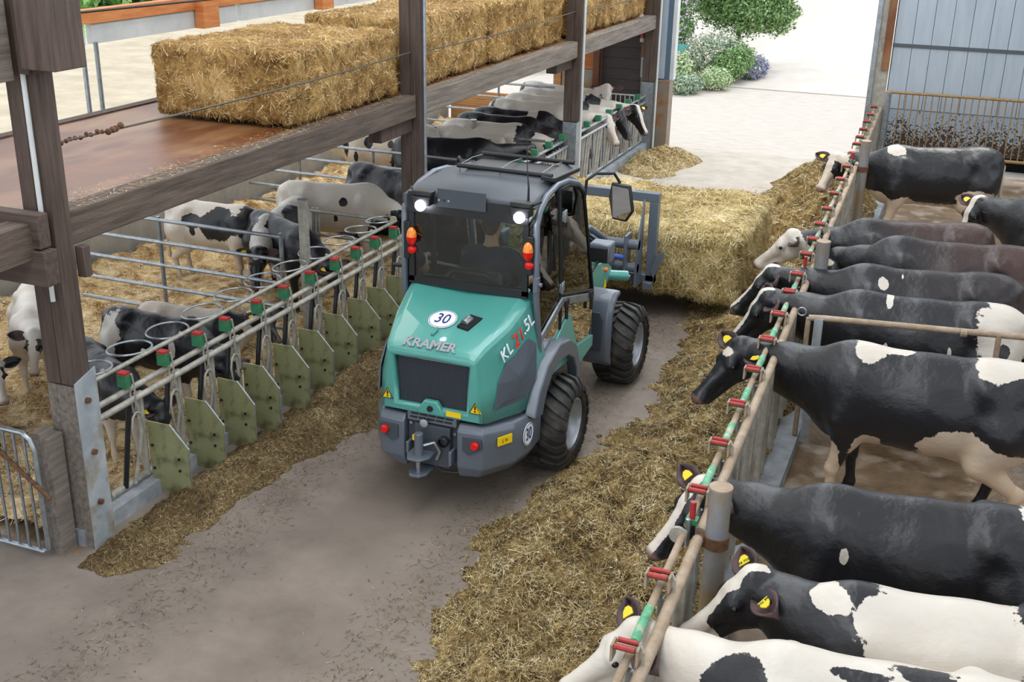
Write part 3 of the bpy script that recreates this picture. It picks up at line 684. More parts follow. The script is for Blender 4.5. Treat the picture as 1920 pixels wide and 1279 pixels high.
    bq = P[:, 0]*-1.1+.2+.3*fbm(P[:, 0]*3, P[:, 1]*3, P[:, 2]*3, 9, 2); bn = np.clip(brown*(bq+.35), 0, 1)
    di = np.clip(dirt*(1.35-P[:, 2]*1.35)+(.15 if dirt > .3 else 0), 0, 1)
    root = thing(name, label, cat, (ox, oy, wz), ya, group); root.scale = (1, 1, 1)
    o = obj_np('body', P*s, Q, M['coat'], None, root, True)
    for nm, v in (('white', W), ('skin', skin), ('brown', bn), ('dirt', di)):
        a_ = o.data.attributes.new(nm, 'FLOAT', 'POINT'); a_.data.foreach_set('value', v.astype(np.float32))
    for sg in (1, -1):
        e = MB().ball(Vector((Pl+f*.155+rr*.092*sg+u*.03)*s), .019*s, 6); e.build('eye', M['eye'], root, smooth=60)
        MB().ball(Vector((Pl+f*(hl-.001)+rr*.034*sg-u*.004)*s), .013*s, 5, (1, 1, .8)).build('nostril', M['dark'], root, smooth=60)
        if ears:
            # a cupped leaf: base at the side of the poll, sweeping out and a little back
            b0 = Pl+rr*.095*sg+f*.02+u*.015; dr = rr*sg*.95-f*.12+np.array([0, 0, .06]); dr /= np.linalg.norm(dr); fc = np.array([0, 0, .6])+rr*sg*.25+f*.35; fc -= dr*(fc@dr); fc /= np.linalg.norm(fc); wv = np.cross(fc, dr)
            vs = []; fs = []; n_, m_ = 8, 6
            for i in range(n_+1):
                tt = i/n_; w_ = .072*math.sin(math.pi*min(1, .16+tt*.84))**.75*(1 if tt < .98 else .3)
                for j in range(m_+1):
                    a_ = (j/m_-.5)*2; vs.append((b0+dr*tt*.20+wv*w_*a_+fc*(.045*(a_*a_)-.03))*s)
            for i in range(n_):
                for j in range(m_): q0 = i*(m_+1)+j; fs.append((q0, q0+1, q0+m_+2, q0+m_+1))
            g = MB(); g.add(vs, fs)
            eo = g.build('ear', M['earskin'] if earcol is None else earcol, root, smooth=80)
            md = eo.modifiers.new('thick', 'SOLIDIFY'); md.thickness = .010*s; md.offset = 0
            if tag and (tag > 1 or sg == 1):
                tc_ = b0+dr*.085+fc*.012; k_ = s*(1.0)
                A = [tc_-wv*.03-dr*.02, tc_+wv*.03-dr*.02, tc_+wv*.026+dr*.02, tc_+wv*.01+dr*.045, tc_-wv*.01+dr*.045, tc_-wv*.026+dr*.02]
                to = MB().prism([Vector(a*s) for a in A], Vector(fc*.005*s)).build('ear_tag', M['yellowtag'], root)
                if tagtext:
                    mw = frame(Vector((tc_-dr*.004+fc*.007)*s), Vector(wv*(1 if np.cross(wv, dr)@fc > 0 else -1)), Vector(dr)); text_part('tag_number', tagtext, .022*s, M['black'], root, mw, .0006)
    return root

# ------------------------------------------------------------------ cows at the right feed fence (heading -X)
cattle('white-headed cow at the bottom edge, back white with black patches', -.42, 4.62, 184, 1.05, (-1.10, 4.74, 1.02), (-1.45, 4.55, .72), white=1,
       patches=[((.58, .12, 1.0), (.17, .12, .22), 0), ((.36, .2, .98), (.05, .12, .12), 0), ((.27, .2, 1.0), (.04, .12, .10), 0), ((.08, .2, .97), (.035, .1, .08), 0), ((.05, .05, 1.14), (.22, .05, .04), 0), ((-.25, .0, 1.14), (.3, .08, .06), 0), ((-.6, .1, 1.0), (.3, .2, .2), 0), ((-.3, .25, .7), (.2, .1, .2), 0)], face=[('all', 1)], tag=1, seed=1)
cattle('black and white cow holding its head inside the fence, two yellow ear tags', -.16, 5.22, 186, 1.08, (-.62, 5.30, 1.12), (-.97, 5.13, .80), white=0,
       patches=[((.0, .1, .98), (.37, .5, .42), 1), ((.50, .05, 1.14), (.10, .12, .06), 1), ((.33, .12, 1.08), (.06, .1, .1), 1), ((-.02, 0, .5), (.25, .4, .3), 1)], face=[('blaze', 1), ('muzzle', 1), ('star', 1)], tag=2, tagtext='68 703', seed=2)
cattle('black cow with white face blaze behind the thick foreground post, head through the fence', -.40, 6.24, 186, 1.08, (-1.13, 6.38, 1.02), (-1.43, 6.10, .58), white=0,
       patches=[((.30, .3, .93), (.025, .1, .05), 1), ((.31, .35, .70), (.03, .1, .06), 1), ((.22, .35, .62), (.022, .1, .045), 1), ((-.70, .0, 1.16), (.16, .22, .1), 1), ((-.72, .2, .62), (.1, .12, .1), 1), ((-.2, .0, .45), (.3, .3, .1), 1), ((.0, .45, .98), (.0001, .001, .001), 1)], face=[('blaze', 1)], tag=1, seed=3)
cattle('large black cow with white triangle on the shoulder and white belly, head over the feed', -.50, 8.50, 180, 1.15, (-1.36, 8.78, 1.06), (-1.68, 8.48, .66), white=0,
       patches=[((.30, .0, 1.16), (.11, .16, .11), 1), ((.16, .0, 1.18), (.14, .06, .05), 1), ((-.50, .0, 1.15), (.17, .22, .13), 1), ((-.62, .22, 1.08), (.10, .12, .10), 0), ((-.32, .2, .64), (.26, .3, .17), 1), ((-.62, .2, .45), (.17, .3, .27), 1), ((.02, .0, .50), (.5, .3, .06), 1), ((.44, .16, .28), (.05, .12, .3), 1), ((.24, .2, .56), (.10, .1, .10), 1), ((-.85, 0, .6), (.1, .1, .5), 1)], face=[('star', 1)], dirt=.5, tag=2, seed=4, legshift=(.06, -.08))
cattle('black cow behind the tan dividing rail, white patch towards the rump and white blaze', -.60, 9.85, 183, 1.13, (-1.34, 9.95, 1.12), (-1.66, 9.85, .68), white=0,
       patches=[((-.66, .1, 1.02), (.26, .3, .26), 1), ((-.66, .3, .95), (.06, .1, .07), 0), ((.18, .0, 1.16), (.03, .2, .05), 1), ((.17, .3, .86), (.02, .08, .05), 1), ((-.28, .3, .86), (.02, .08, .08), 1), ((-.1, 0, .5), (.3, .3, .1), 1)], face=[('blaze', 1)], tag=1, seed=5)
cattle('glossy dark cow with small white shoulder mark, black head nearest the carried bale', -.62, 10.62, 187, 1.14, (-1.45, 10.86, 1.06), (-1.83, 10.80, .66), white=0,
       patches=[((.27, .12, 1.08), (.05, .1, .06), 1), ((.12, .05, 1.14), (.016, .06, .03), 1), ((-.1, 0, .5), (.3, .3, .1), 1)], face=[('blaze', 1)], brown=.15, tag=1, seed=6)
cattle('brownish black cow standing close behind the second thick post, head lowered', -.40, 11.75, 183, 1.14, (-.98, 12.05, .98), (-1.13, 11.8, .55), white=0,
       patches=[((-.1, 0, .5), (.3, .3, .1), 1)], face=[('star', 1)], brown=.75, tag=0, seed=7)
cattle('dark reddish brown cow with a white head reaching over the feed', -.78, 12.6, 192, 1.08, (-1.50, 12.50, 1.0), (-1.90, 12.42, .66), white=0,
       patches=[((-.1, 0, .5), (.3, .3, .1), 1)], face=[('all', 1)], brown=.85, tag=1, seed=8)
cattle('farthest cow of the right row, black with white legs and white face', -.76, 16.35, 196, 1.17, (-1.52, 16.45, 1.10), (-1.68, 16.1, .72), white=0,
       patches=[((.42, .0, 1.14), (.12, .2, .07), 1), ((.1, .0, .46), (.9, .3, .13), 1), ((.40, .12, .30), (.12, .2, .40), 1), ((.3, .0, .58), (.14, .3, .10), 1), ((-.52, .22, .62), (.22, .2, .16), 1), ((-.3, .3, .66), (.035, .1, .04), 1), ((-.62, .0, .3), (.3, .4, .3), 1), ((-.85, 0, .7), (.06, .1, .32), 1), ((.54, 0, .6), (.15, .2, .12), 1)], face=[('all', 1), ('eyes', 0)], tag=1, seed=9, legshift=(.05, .1), vox=.025, dirt=.45)
cattle('black cow with white muzzle stripe entering from the right edge behind the row', .95, 14.1, 176, 1.18, (.38, 14.4, 1.15), (.20, 14.25, .82), white=0,
       patches=[((.2, .3, .7), (.1, .1, .2), 1), ((.4, 0, .25), (.2, .3, .2), 1)], face=[('blaze', 1)], tag=1, seed=10, vox=.025)

# ------------------------------------------------------------------ calves in the left pens
def calf(label, *a, **k):
    k.setdefault('cat', 'calf'); k.setdefault('name', 'calf'); k.setdefault('vox', .022); k.setdefault('thin', .82); k.setdefault('tag', 1)
    return cattle(label, *a, **k)
calf('black and white calf feeding just right of the near timber post', -6.08, 6.85, -28, .72, (-5.62, 6.72, .62), (-5.50, 6.70, .36), white=0, patches=[((.30, .0, .95), (.10, .3, .2), 1), ((.38, .0, .3), (.3, .4, .35), 1)], seed=21)
calf('black calf with white hindquarters standing broadside behind the first panels', -6.05, 7.80, 0, .78, (-5.62, 7.66, .60), (-5.48, 7.58, .34), white=0, patches=[((-.58, 0, .85), (.2, .4, .35), 1), ((-.76, 0, 1.0), (.08, .1, .2), 0), ((-.4, .0, .2), (.4, .4, .3), 1), ((.3, -.1, .9), (.07, .3, .12), 1), ((.3, -.0, .3), (.25, .4, .25), 1)], seed=22)
calf('white calf with black blotches lying in the straw, black head turned right', -6.62, 9.05, 8, .78, (-6.25, 9.2, .48), (-6.0, 9.08, .26), white=1, patches=[((.05, -.1, .5), (.12, .2, .1), 0), ((.35, -.05, .42), (.14, .3, .2), 0), ((-.3, .1, .55), (.12, .2, .1), 0), ((.55, 0, .5), (.2, .3, .3), 0)], face=[('all', 0)], lying=True, seed=23)
calf('nearly white calf facing the camera left of the near post', -7.66, 7.55, -48, .74, (-7.36, 7.28, .76), (-7.24, 7.10, .45), white=1, patches=[((-.75, 0, 1.0), (.15, .3, .25), 0), ((.2, -.2, .9), (.03, .05, .04), 0)], face=[('eyes', 0)], seed=24, tag=0)
calf('white-faced calf peeking in at the left edge of the frame', -7.75, 6.95, -15, .74, (-7.34, 6.78, .66), (-7.12, 6.62, .40), white=0, patches=[((.5, 0, .9), (.2, .3, .3), 1)], face=[('all', 1), ('eyes', 0)], seed=25, earcol=M['black'])
calf('white calf with large black saddle standing with its rump to the left wall', -7.72, 11.10, 5, .84, (-7.35, 11.45, .80), (-7.15, 11.75, .62), white=1, patches=[((.12, -.1, .92), (.28, .5, .24), 0), ((-.30, -.2, .95), (.16, .2, .10), 0), ((-.28, -.2, .8), (.06, .1, .06), 0), ((.5, 0, .95), (.2, .3, .25), 0)], seed=26, face=[('all', 0)])
calf('black and white calf facing the camera with its head down over the straw', -7.25, 10.85, -82, .84, (-7.02, 10.32, .72), (-6.93, 10.08, .36), white=1, patches=[((-.1, .15, .95), (.3, .17, .3), 0), ((.52, 0, .85), (.16, .3, .3), 0), ((-.7, -.1, 1.0), (.16, .2, .2), 0)], face=[('all', 0), ('star', 1)], seed=27, tag=1)
calf('dark calf beside the round pen post, feeding through the rail fence', -6.62, 10.62, -25, .84, (-6.12, 10.38, .66), (-5.92, 10.32, .34), white=0, patches=[((-.3, 0, .3), (.4, .3, .2), 1)], seed=28, tag=1)
calf('plain white calf with one small black spot behind the tan rail', -6.72, 12.35, 20, .92, (-6.22, 12.35, .72), (-6.05, 12.15, .38), white=1, patches=[((.1, -.25, .98), (.06, .2, .06), 0), ((.0, -.25, .76), (.03, .2, .05), 0), ((.55, 0, .6), (.2, .3, .25), 0)], face=[('all', 0)], seed=29)
calf('black calf standing at the feed fence left of the second timber post', -6.35, 12.95, -15, .95, (-5.85, 12.8, .80), (-5.72, 12.7, .45), white=0, patches=[((-.4, -.25, .9), (.05, .1, .07), 1), ((0, 0, .3), (.5, .4, .2), 1)], seed=30)
calf('black and white calf lying behind the plain white calf', -6.9, 13.7, 10, .92, (-6.4, 13.8, .62), (-6.2, 13.7, .4), noise=(-.05, 2.4, 33), lying=True, seed=31, vox=.03)
calf('cream-white young cow with black spots standing in the middle pen, facing left', -8.50, 15.35, 190, 1.02, (-9.05, 15.15, 1.0), (-9.3, 14.95, .70), white=1, patches=[((.20, .25, .93), (.07, .2, .09), 0), ((.38, .25, .72), (.035, .2, .09), 0), ((.55, .15, .85), (.05, .15, .16), 0), ((-.15, .25, .93), (.045, .2, .06), 0), ((-.18, .25, .66), (.06, .2, .03), 0), ((-.6, 0, 1.1), (.08, .2, .05), 0)], seed=32, vox=.03, dirt=.5, cat='cow', name='dairy_cow', face=[('all', 1), ('eyes', 0)], tag=0)
K = dict(vox=.034, cat='cow', name='dairy_cow', thin=.95)
calf('white cow with black blotch on the back just right of the second timber post', -7.15, 15.9, 20, 1.0, (-6.5, 16.1, .95), (-6.3, 16.0, .6), white=1, patches=[((-.05, -.1, 1.12), (.2, .3, .12), 0), ((-.45, -.2, .95), (.2, .3, .16), 0)], seed=33, **K)
calf('all-black cow feeding directly beyond the loader roof', -6.35, 15.05, 18, 1.02, (-5.80, 15.55, 1.0), (-5.64, 15.6, .62), white=0, patches=[((.42, -.1, .5), (.1, .2, .2), 0)], face=[('star', 1)], seed=34, tag=2, **K)
calf('white-backed cow feeding behind the all-black cow', -6.30, 16.45, 8, 1.0, (-5.72, 16.5, .9), (-5.5, 16.5, .5), white=1, patches=[((.5, 0, .95), (.2, .3, .25), 0), ((-.5, -.2, .8), (.1, .2, .1), 0)], face=[('all', 0)], seed=35, **K)
calf('black cow with dusty back just before the third timber post', -6.35, 17.05, 5, 1.0, (-5.72, 17.1, .88), (-5.5, 17.1, .5), white=0, patches=[((-.6, 0, 1.0), (.06, .2, .1), 1)], seed=36, tag=0, **K)
calf('black cow with a white stripe over the shoulder behind the third timber post', -6.32, 17.62, 5, 1.0, (-5.72, 17.7, .88), (-5.5, 17.7, .5), white=0, patches=[((.25, 0, 1.1), (.1, .3, .2), 1)], seed=37, tag=0, **K)
calf('white cow whose white head hangs through the far feed fence', -6.30, 18.40, 8, 1.02, (-5.60, 18.72, .95), (-5.30, 18.55, .52), white=1, patches=[((-.7, 0, 1.0), (.1, .2, .2), 0), ((-.2, .0, .6), (.1, .3, .1), 0)], face=[('all', 1)], seed=38, tag=0, **K)
calf('pale cow with a dark grey head, middle of the three heads through the far fence', -6.28, 19.02, 6, 1.02, (-5.55, 19.28, .95), (-5.24, 19.12, .52), white=1, patches=[((.52, 0, .9), (.2, .3, .3), 0)], face=[('all', 0)], seed=39, tag=0, **K)
calf('pale cow with black tagged head, last of three heads through the far fence', -6.25, 19.62, 6, 1.02, (-5.40, 19.80, .95), (-5.10, 19.62, .54), white=1, patches=[((.52, 0, .9), (.2, .3, .3), 0)], face=[('all', 0), ('blaze', 1)], seed=40, tag=2, **K)
calf('white cow looking back at the camera before the brown roller door', -6.62, 20.35, -8, 1.0, (-6.12, 20.42, 1.18), (-6.02, 20.1, .84), white=1, patches=[((-.7, 0, 1.0), (.1, .2, .2), 0)], face=[('all', 1)], seed=41, tag=0, **K)

# ------------------------------------------------------------------ left feed fence with its head locks and side panels
def copies(me, name, parent, places, rots=None, props=None):
    r = []
    for i, p in enumerate(places):
        r.append(link(name, me, parent, p, rots[i] if rots else None))
    return r
t = thing('feed_fence', 'near left feed fence of dirty pipes with olive side panels and red-topped green locks', 'fence', (-5.55, 5.85, 0))
L = 5.2
def rail(name, x, z, r, m, y0=0, y1=L, p=t): return MB().tube([(x, y0, z), (x, y1, z)], r, 10).build(name, m, p, smooth=True)
rail('ring_rail', -.13, 1.07, .019, M['galvdull']); rail('upper_rail', .0, .94, .024, M['galvdull']); rail('lower_rail', .03, .86, .026, M['galvdull']); rail('bottom_rail', -.02, .17, .03, M['galvdull'])
ys_l = [6.47, 6.94, 7.39, 7.77, 8.25, 8.69, 9.16, 9.63, 10.05, 10.47, 10.9]
base = 5.85
pan = MB().prism([(0, 0, 0), (.29, 0, -.02), (.36, 0, .08), (.36, 0, .42), (.20, 0, .60), (0, 0, .60)], (0, .014, 0)).mesh('panel', M['olive'])
edge = MB().tube([(.20, .007, .605), (.365, .007, .42), (.365, .007, .08)], .006, 5).mesh('panel_rim', M['galv'])
boltm = MB().tube([(0, -.008, 0), (0, .02, 0)], .012, 8).mesh('bolt', M['black'])
lockb = MB().box((0, 0, 0), (.085, .06, .10)).mesh('lock_body', M['lockgreen'])
lockt = MB().box((0, 0, .058), (.08, .06, .024)).mesh('lock_cap', M['lockred'])
hook = MB().tube([(.05, .03, .07), (.065, .03, -.04), (.06, .03, -.2), (.03, .03, -.26), (.02, .03, -.1), (.035, .03, .05), (.05, .03, .07)], .008, 6).mesh('hook', M['galvdull'])
slant = MB().tube([(0, 0, .86), (-.0, -.14, .17)], .021, 8).mesh('slanted_bar', M['blackbar'], smooth=True)
slant2 = MB().tube([(0, 0, .9), (.0, .03, .55), (.0, -.10, .17)], .015, 8).mesh('slanted_bar', M['galvdull'], smooth=True)
upr = MB().tube([(0, 0, .17), (0, 0, .88)], .024, 8).mesh('upright', M['galvdull'], smooth=True)
loop = MB().tube([(0, 0, .68), (0, -.02, .73), (0, -.06, .75), (0, -.10, .72), (0, -.12, .64), (0, -.10, .45), (0, -.02, .25)], .010, 6).mesh('loop_bar', M['galvdull'], smooth=True)
for y in ys_l:
    yy = y-base
    p = link('panel', pan, t, (.03, yy, .03+random.uniform(-.008, .008)), (0, 0, random.uniform(-.05, .05)))
    link('panel_rim', edge, p, (0, 0, 0))
    for (bx, bz) in ((.27, .22), (.27, .32), (.03, .2), (.03, .4)): link('bolt', boltm, p, (bx, 0, bz))
    lk = link('lock', lockb, t, (0, yy-.17, 1.03)); link('lock_cap', lockt, lk, (0, 0, 0)); link('hook', hook, lk, (0, 0, -.02))
    link('slanted_bar', slant, t, (.0, yy-.14, 0)); link('slanted_bar', slant2, t, (.02, yy-.09, 0)); link('upright', upr, t, (.0, yy-.02, 0)); link('loop_bar', loop, t, (.035, yy-.06, 0))
# neck rings on the ring rail
rg = [(math.cos(a)*.16, math.sin(a)*.19, 0) for a in np.linspace(0, 2*math.pi, 25)[:-1]]
rme = MB().tube(rg, .009, 6, closed=True).mesh('bucket_ring', M['galv'], smooth=True)
for k in range(11):
    o = link('bucket_ring', rme, t, (-.30, .42+k*.475, 1.075+random.uniform(-.01, .01)), (random.uniform(-.06, .06), random.uniform(-.1, .05), 0))
    MB().tube([(.12, 0, -.002), (.18, 0, -.01)], .016, 8).build('clamp', M['galvdull'], o)
MB().tube([(.09, -.2, 1.0), (.0, .0, 1.02)], .03, 10).build('end_bracket', M['rust'], t)
MB().box((.06, .02, .60), (.06, .05, .75), (.12, 0, 0)).build('end_strut', M['greywood'], t)
MB().lathe([(-.02, .06), (.02, .06)], (.09, -.0, .60), 'x', 18).build('hinge_disc', M['rust'], t)
MB().tube([(.03, .1, .15), (.03, .1, .9)], .02, 8).build('upright', M['galvdull'], t)

# far left feed fence
t = thing('feed_fence', 'far left feed fence with green locks and close-set slanted pipes', 'fence', (-5.56, 11.25, 0))
for seg in ((0, 5.25), (5.45, 9.9)):
    for nm, x, z, r in (('upper_rail', .0, 1.0, .024), ('lower_rail', .03, .90, .024), ('bottom_rail', 0, .18, .028)): rail(nm, x, z, r, M['galv'], seg[0], seg[1], t)
k = 0; y = .3
flock = MB().box((0, 0, 0), (.10, .07, .085)).mesh('lock', M['lockgreen'])
fb1 = MB().tube([(0, 0, .92), (0, -.16, .18)], .024, 7).mesh('slanted_bar', M['galvdull'], smooth=True)
fb2 = MB().tube([(0, 0, .92), (0, 0.02, .18)], .022, 7).mesh('upright', M['galv'], smooth=True)
while y < 9.8:
    link('lock', flock, t, (0, y, 1.065))
    link('slanted_bar', fb1, t, (.01, y+.02, 0)); link('slanted_bar', fb1, t, (.02, y+.12, 0)); link('upright', fb2, t, (0, y+.22, 0)); link('upright', fb2, t, (0.01, y+.34, 0)); link('slanted_bar', fb1, t, (.0, y+.50, 0))
    y += .60
# ------------------------------------------------------------------ dividers between the left pens
def rails(label, y, x0, x1, zs, posts, z0=0, name='pen_divider', m='galv', slope=0., r=.021):
    t = thing(name, label, 'fence', (x0, y, 0))
    for z in zs: MB().tube([(0, 0, z), (x1-x0, 0, z+slope)], r, 8).build('rail', M[m], t, smooth=True)
    for x in posts: MB().tube([(x-x0, .03, z0), (x-x0, .03, max(zs)+.03)], .022, 8).build('upright', M[m], t, smooth=True)
    return t
rails('five-rail galvanised divider of the nearest calf pen', 9.4, -8.7, -6.12, (.28, .52, .77, 1.02, 1.26), (-7.62, -6.14))
rails('low two-rail gate with tan top bar right of the round pen post', 11.25, -6.9, -5.9, (.42, .72, 1.0), (-6.88, -6.82), name='pen_gate', m='galvdull')
rails('five-rail galvanised divider of the second calf pen', 14.0, -9.6, -6.0, (.22, .45, .68, .90, 1.12), (-8.75, -7.55))
rails('low two-rail gate beside the grey pen post in front of the white cow', 16.25, -6.85, -5.8, (.42, .72, 1.0), (-6.8, -6.72), name='pen_gate')
rails('four-rail whitish divider of the farthest left pen', 19.75, -9.7, -6.9, (.45, .72, .98, 1.24), (-8.0,))
for (x, y, h, lab) in ((-5.86, 9.42, 1.66, 'grey round steel post among the bucket rings of the left fence'), (-6.98, 16.24, 1.22, 'short grey round post between the white cows of the middle pen')):
    t = thing('pen_post', lab, 'post', (x, y, 0))
    MB().tube([(0, 0, 0), (0, 0, h)], .052, 14).build('tube', M['galvdull'], t, smooth=True); MB().tube([(0, 0, h), (0, 0, h+.012)], .054, 14).build('cap', M['galv'], t)
    MB().tube([(0, 0, h*.62), (0, 0, h*.62+.06)], .06, 14).build('collar', M['galvdull'], t)
    MB().tube([(.06, 0, h*.62), (.11, 0, h*.60)], .02, 8).build('bracket', M['rust'], t)
# barred gate at the left edge
t = thing('barred_gate', 'grey barred gate with rounded corner at the left edge of the alley', 'gate', (-6.95, 5.38, 0))
MB().tube([(0, 0, .05), (0, 0, .98), (1.28, 0, .98), (1.34, 0, .94), (1.37, 0, .86), (1.37, 0, .08), (1.33, 0, .05)], .018, 8, closed=True).build('gate_frame', M['galv'], t, smooth=True)
gb = None
for k in range(14):
    x = .09+k*.092
    if gb is None: o = MB().tube([(0, 0, .05), (0, 0, .98)], .011, 6).build('bar', M['galv'], t, loc=(x, 0, 0)); gb = o.data
    else: link('bar', gb, t, (x, 0, 0))
MB().tube([(1.05, -.03, .84), (1.48, -.03, .52)], .016, 8).build('latch_bar', M['rust'], t)
MB().box((1.05, -.02, .88), (.03, .05, .1)).build('latch', M['black'], t)
t = thing('drinking_bowl', 'small green drinking bowl behind the barred gate', 'bowl', (-5.84, 5.75, .22))
MB().lathe([(-.05, .02), (-.05, .06), (.04, .1), (.045, .1), (.04, .09), (-.03, .05), (-.03, .001)], (0, 0, 0), 'z', 20).build('bowl', M['lockgreen'], t, smooth=True)
MB().tube([(0, .02, -.05), (0, .04, -.22)], .015, 8).build('pipe', M['galv'], t)

# ------------------------------------------------------------------ right feed fence
def rx(y): return -1.03-.0195*(y-4.3)
t = thing('feed_fence', 'right feed fence of mud-coated pipes with red locks and worn green bars', 'fence', (0, 0, 0))
def rtube(nm, y0, y1, dx, z, r, m, parent=None): return MB().tube([(rx(y0)+dx, y0, z), (rx(y1)+dx, y1, z)], r, 10).build(nm, M[m], parent or t, smooth=True)
for a, b in ((3.2, 5.62), (5.7, 10.75), (10.85, 15.95), (16.05, 21.0)):
    rtube('main_rail', a, b, .035, 1.12, .033, 'tanpipe'); rtube('lock_rail', a, b, -.045, 1.15, .022, 'tanpipe'); rtube('bottom_rail', a, b, 0, .2, .03, 'tanpipe')
locks_r = [4.37, 5.02, 6.00, 6.68, 7.33, 8.0, 8.67, 9.31, 9.95, 10.5, 11.2, 11.77, 12.4, 13.11, 13.9, 14.7, 15.5, 16.4, 17.1, 17.65, 18.3, 19.0, 19.7, 20.5]
rb = MB().box((0, .022, 0), (.10, .018, .035)).box((0, -.022, 0), (.10, .018, .03)).mesh('red_block', M['lockred'])
r1 = MB().tube([(-.055, 0, 0), (.055, 0, 0)], .016, 8).mesh('lock_pin', M['lockgreen'])
r2 = MB().tube([(-.05, -.03, .022), (.05, -.03, .022)], .014, 8).mesh('red_roller', M['lockred']); 
cheek = MB().box((-.062, 0, -.02), (.012, .075, .09)).mesh('lock_cheek', M['tanpipe'])
loopr = MB().tube([(.06, .02, .03), (.085, .0, .0), (.09, -.02, -.12), (.085, -.03, -.22), (.05, -.02, -.18), (.055, .0, -.05), (.06, .02, .03)], .007, 6).mesh('locking_loop', M['galvdull'])
up1 = MB().tube([(0, 0, .2), (0, 0, 1.1)], .03, 9).mesh('upright', M['galvdull'], smooth=True)
up2 = MB().tube([(0, -.02, 1.1), (0, .03, .62), (0, -.11, .2)], .019, 8).mesh('swing_bar', M['galv'], smooth=True)
for i, y in enumerate(locks_r):
    x = rx(y)
    lk = link('lock', r1, t, (x-.05, y, 1.215)); link('red_roller', r2, lk, (0, 0, 0)); link('red_roller', r2, lk, (0, .06, -.003)); link('lock_cheek', cheek, lk, (0, 0, 0)); link('lock_cheek', cheek, lk, (.124, 0, 0)); link('locking_loop', loopr, lk, (0, 0, 0))
    link('upright', up1, t, (x+.03, y+.18, 0)); link('upright', up1, t, (x+.03, y+.38, 0)); link('swing_bar', up2, t, (x+.02, y+.30, 0)); link('swing_bar', up2, t, (x-.03, y+.02, 0))
    y2 = locks_r[i+1] if i+1 < len(locks_r) else y+.6
    if y2-y < .8: rtube('green_bar', y+.14, min(y2-.16, y+.44), -.045, 1.155, .0255, 'paintgreen')
for (y, zt, lab) in ((5.68, 1.44, 'thick muddy steel post of the right fence between the two nearest cows'), (10.8, 1.48, 'second thick muddy post of the right fence with a clamp collar'), (16.0, 1.48, 'third thick muddy post of the right fence beside the farthest cow')):
    p = thing('fence_post', lab, 'post', (rx(y)+.13, y, 0))
    MB().tube([(0, 0, 0), (0, 0, zt)], .065, 20).build('tube', M['postpipe'], p, smooth=True)
    MB().tube([(0, 0, zt), (0, 0, zt+.01)], .067, 20).build('cap', M['tanpipe'], p)
    MB().tube([(0, 0, 1.07), (0, 0, 1.14)], .072, 20).build('clamp_collar', M['rust'], p, smooth=True)
    MB().box((-.08, -.02, 1.10), (.06, .05, .06)).build('clamp_ear', M['rust'], p)
    MB().tube([(-.16, -.03, 1.05), (-.16, -.03, 1.22)], .014, 8).build('bolt', M['galv'], p)
    h = MB().tube([(-.15, .02, 1.2), (-.15, .02, 1.31)], .018, 10).build('release_handle', M['lockred'], p)
    MB().box((-.15, .02, 1.19), (.07, .06, .03)).build('handle_base', M['lockgreen'], h)
    MB().lathe([(-.012, .0), (-.012, .05), (.012, .05), (.012, 0)], (-.2, -.10, 1.15), 'y', 16).build('end_disc', M['galvdull'], p)
# tan dividing rail
t = thing('stall_divider', 'tan pipe divider with flat steel upright between the cows of the right row', 'fence', (-.93, 9.3, 0))
MB().tube([(0, 0, 1.235), (.12, .02, 1.24), (3.5, .25, 1.33)], .026, 10).build('top_rail', M['tanpipe'], t, smooth=True)
MB().tube([(0, 0, .15), (0, 0, 1.235)], .022, 8).build('upright', M['tanpipe'], t)
MB().bb((.05, -.02, .1), (.12, .03, 1.24)).build('flat_upright', M['dirtygalv'], t)
MB().tube([(1.48, .1, 1.28), (1.5, .1, .3)], .022, 8).build('upright', M['tanpipe'], t)
MB().tube([(.05, .02, .86), (3.5, .25, .95)], .02, 8).build('lower_rail', M['tanpipe'], t, smooth=True)
MB().tube([(1.19, .08, 1.262), (1.24, .085, 1.264)], .034, 10).build('sleeve', M['tanpipe'], t)
MB().tube([(-.06+.035*math.cos(a), 0, 1.28+.035*math.sin(a)) for a in np.linspace(0, 6.28, 13)[:-1]], .006, 6, closed=True).build('ring', M['galv'], t)

# ------------------------------------------------------------------ feed and bedding
def ridge(x, y, x0, x1, h, seed, sharp=1.2):
    xl = np.asarray(x0); xr = np.asarray(x1)
    w = (x-xl)/(xr-xl); prof = np.clip(4*w*(1-w), 0, 1)**sharp
    return prof
def hr(x, y):
    lft = np.interp(y, [2, 5, 5.8, 6.8, 7.6, 8.2, 9.2, 10.4, 11.2, 12.6, 13.6, 15.2, 18, 19.5, 21, 22], [-2.55, -2.75, -2.92, -3.0, -2.92, -2.72, -2.52, -2.5, -2.55, -2.75, -2.8, -2.85, -2.95, -2.8, -2.2, -1.6])
    lft = lft+.14*fbm(y*1.6, 3.3, 0, 5, 3)
    w = np.clip((x-lft)/(.9), 0, 1); e = np.clip((-.98-x)/.25, 0, 1)
    base_ = np.interp(y, [2, 8, 10, 11.5, 12.4, 14, 15, 17.5, 19.2, 20.9, 21.15], [.27, .27, .26, .2, .16, .34, .50, .52, .50, .25, 0])
    prof = w*w*(3-2*w)*(.35+.65*e)
    n = .5+.5*fbm(x*2.1, y*1.5, 0, 7, 4)+.22*fbm(x*6, y*6, 0, 8, 3)
    ridge2 = .25*np.abs(fbm(x*1.3+y*.5, y*.9, 0, 9, 3))
    z = base_*prof*(.55+.75*n)-.10*ridge2*prof
    return np.maximum(z-.012+.012*fbm(x*14, y*14, 0, 4, 2)*(prof > 0), -.01)
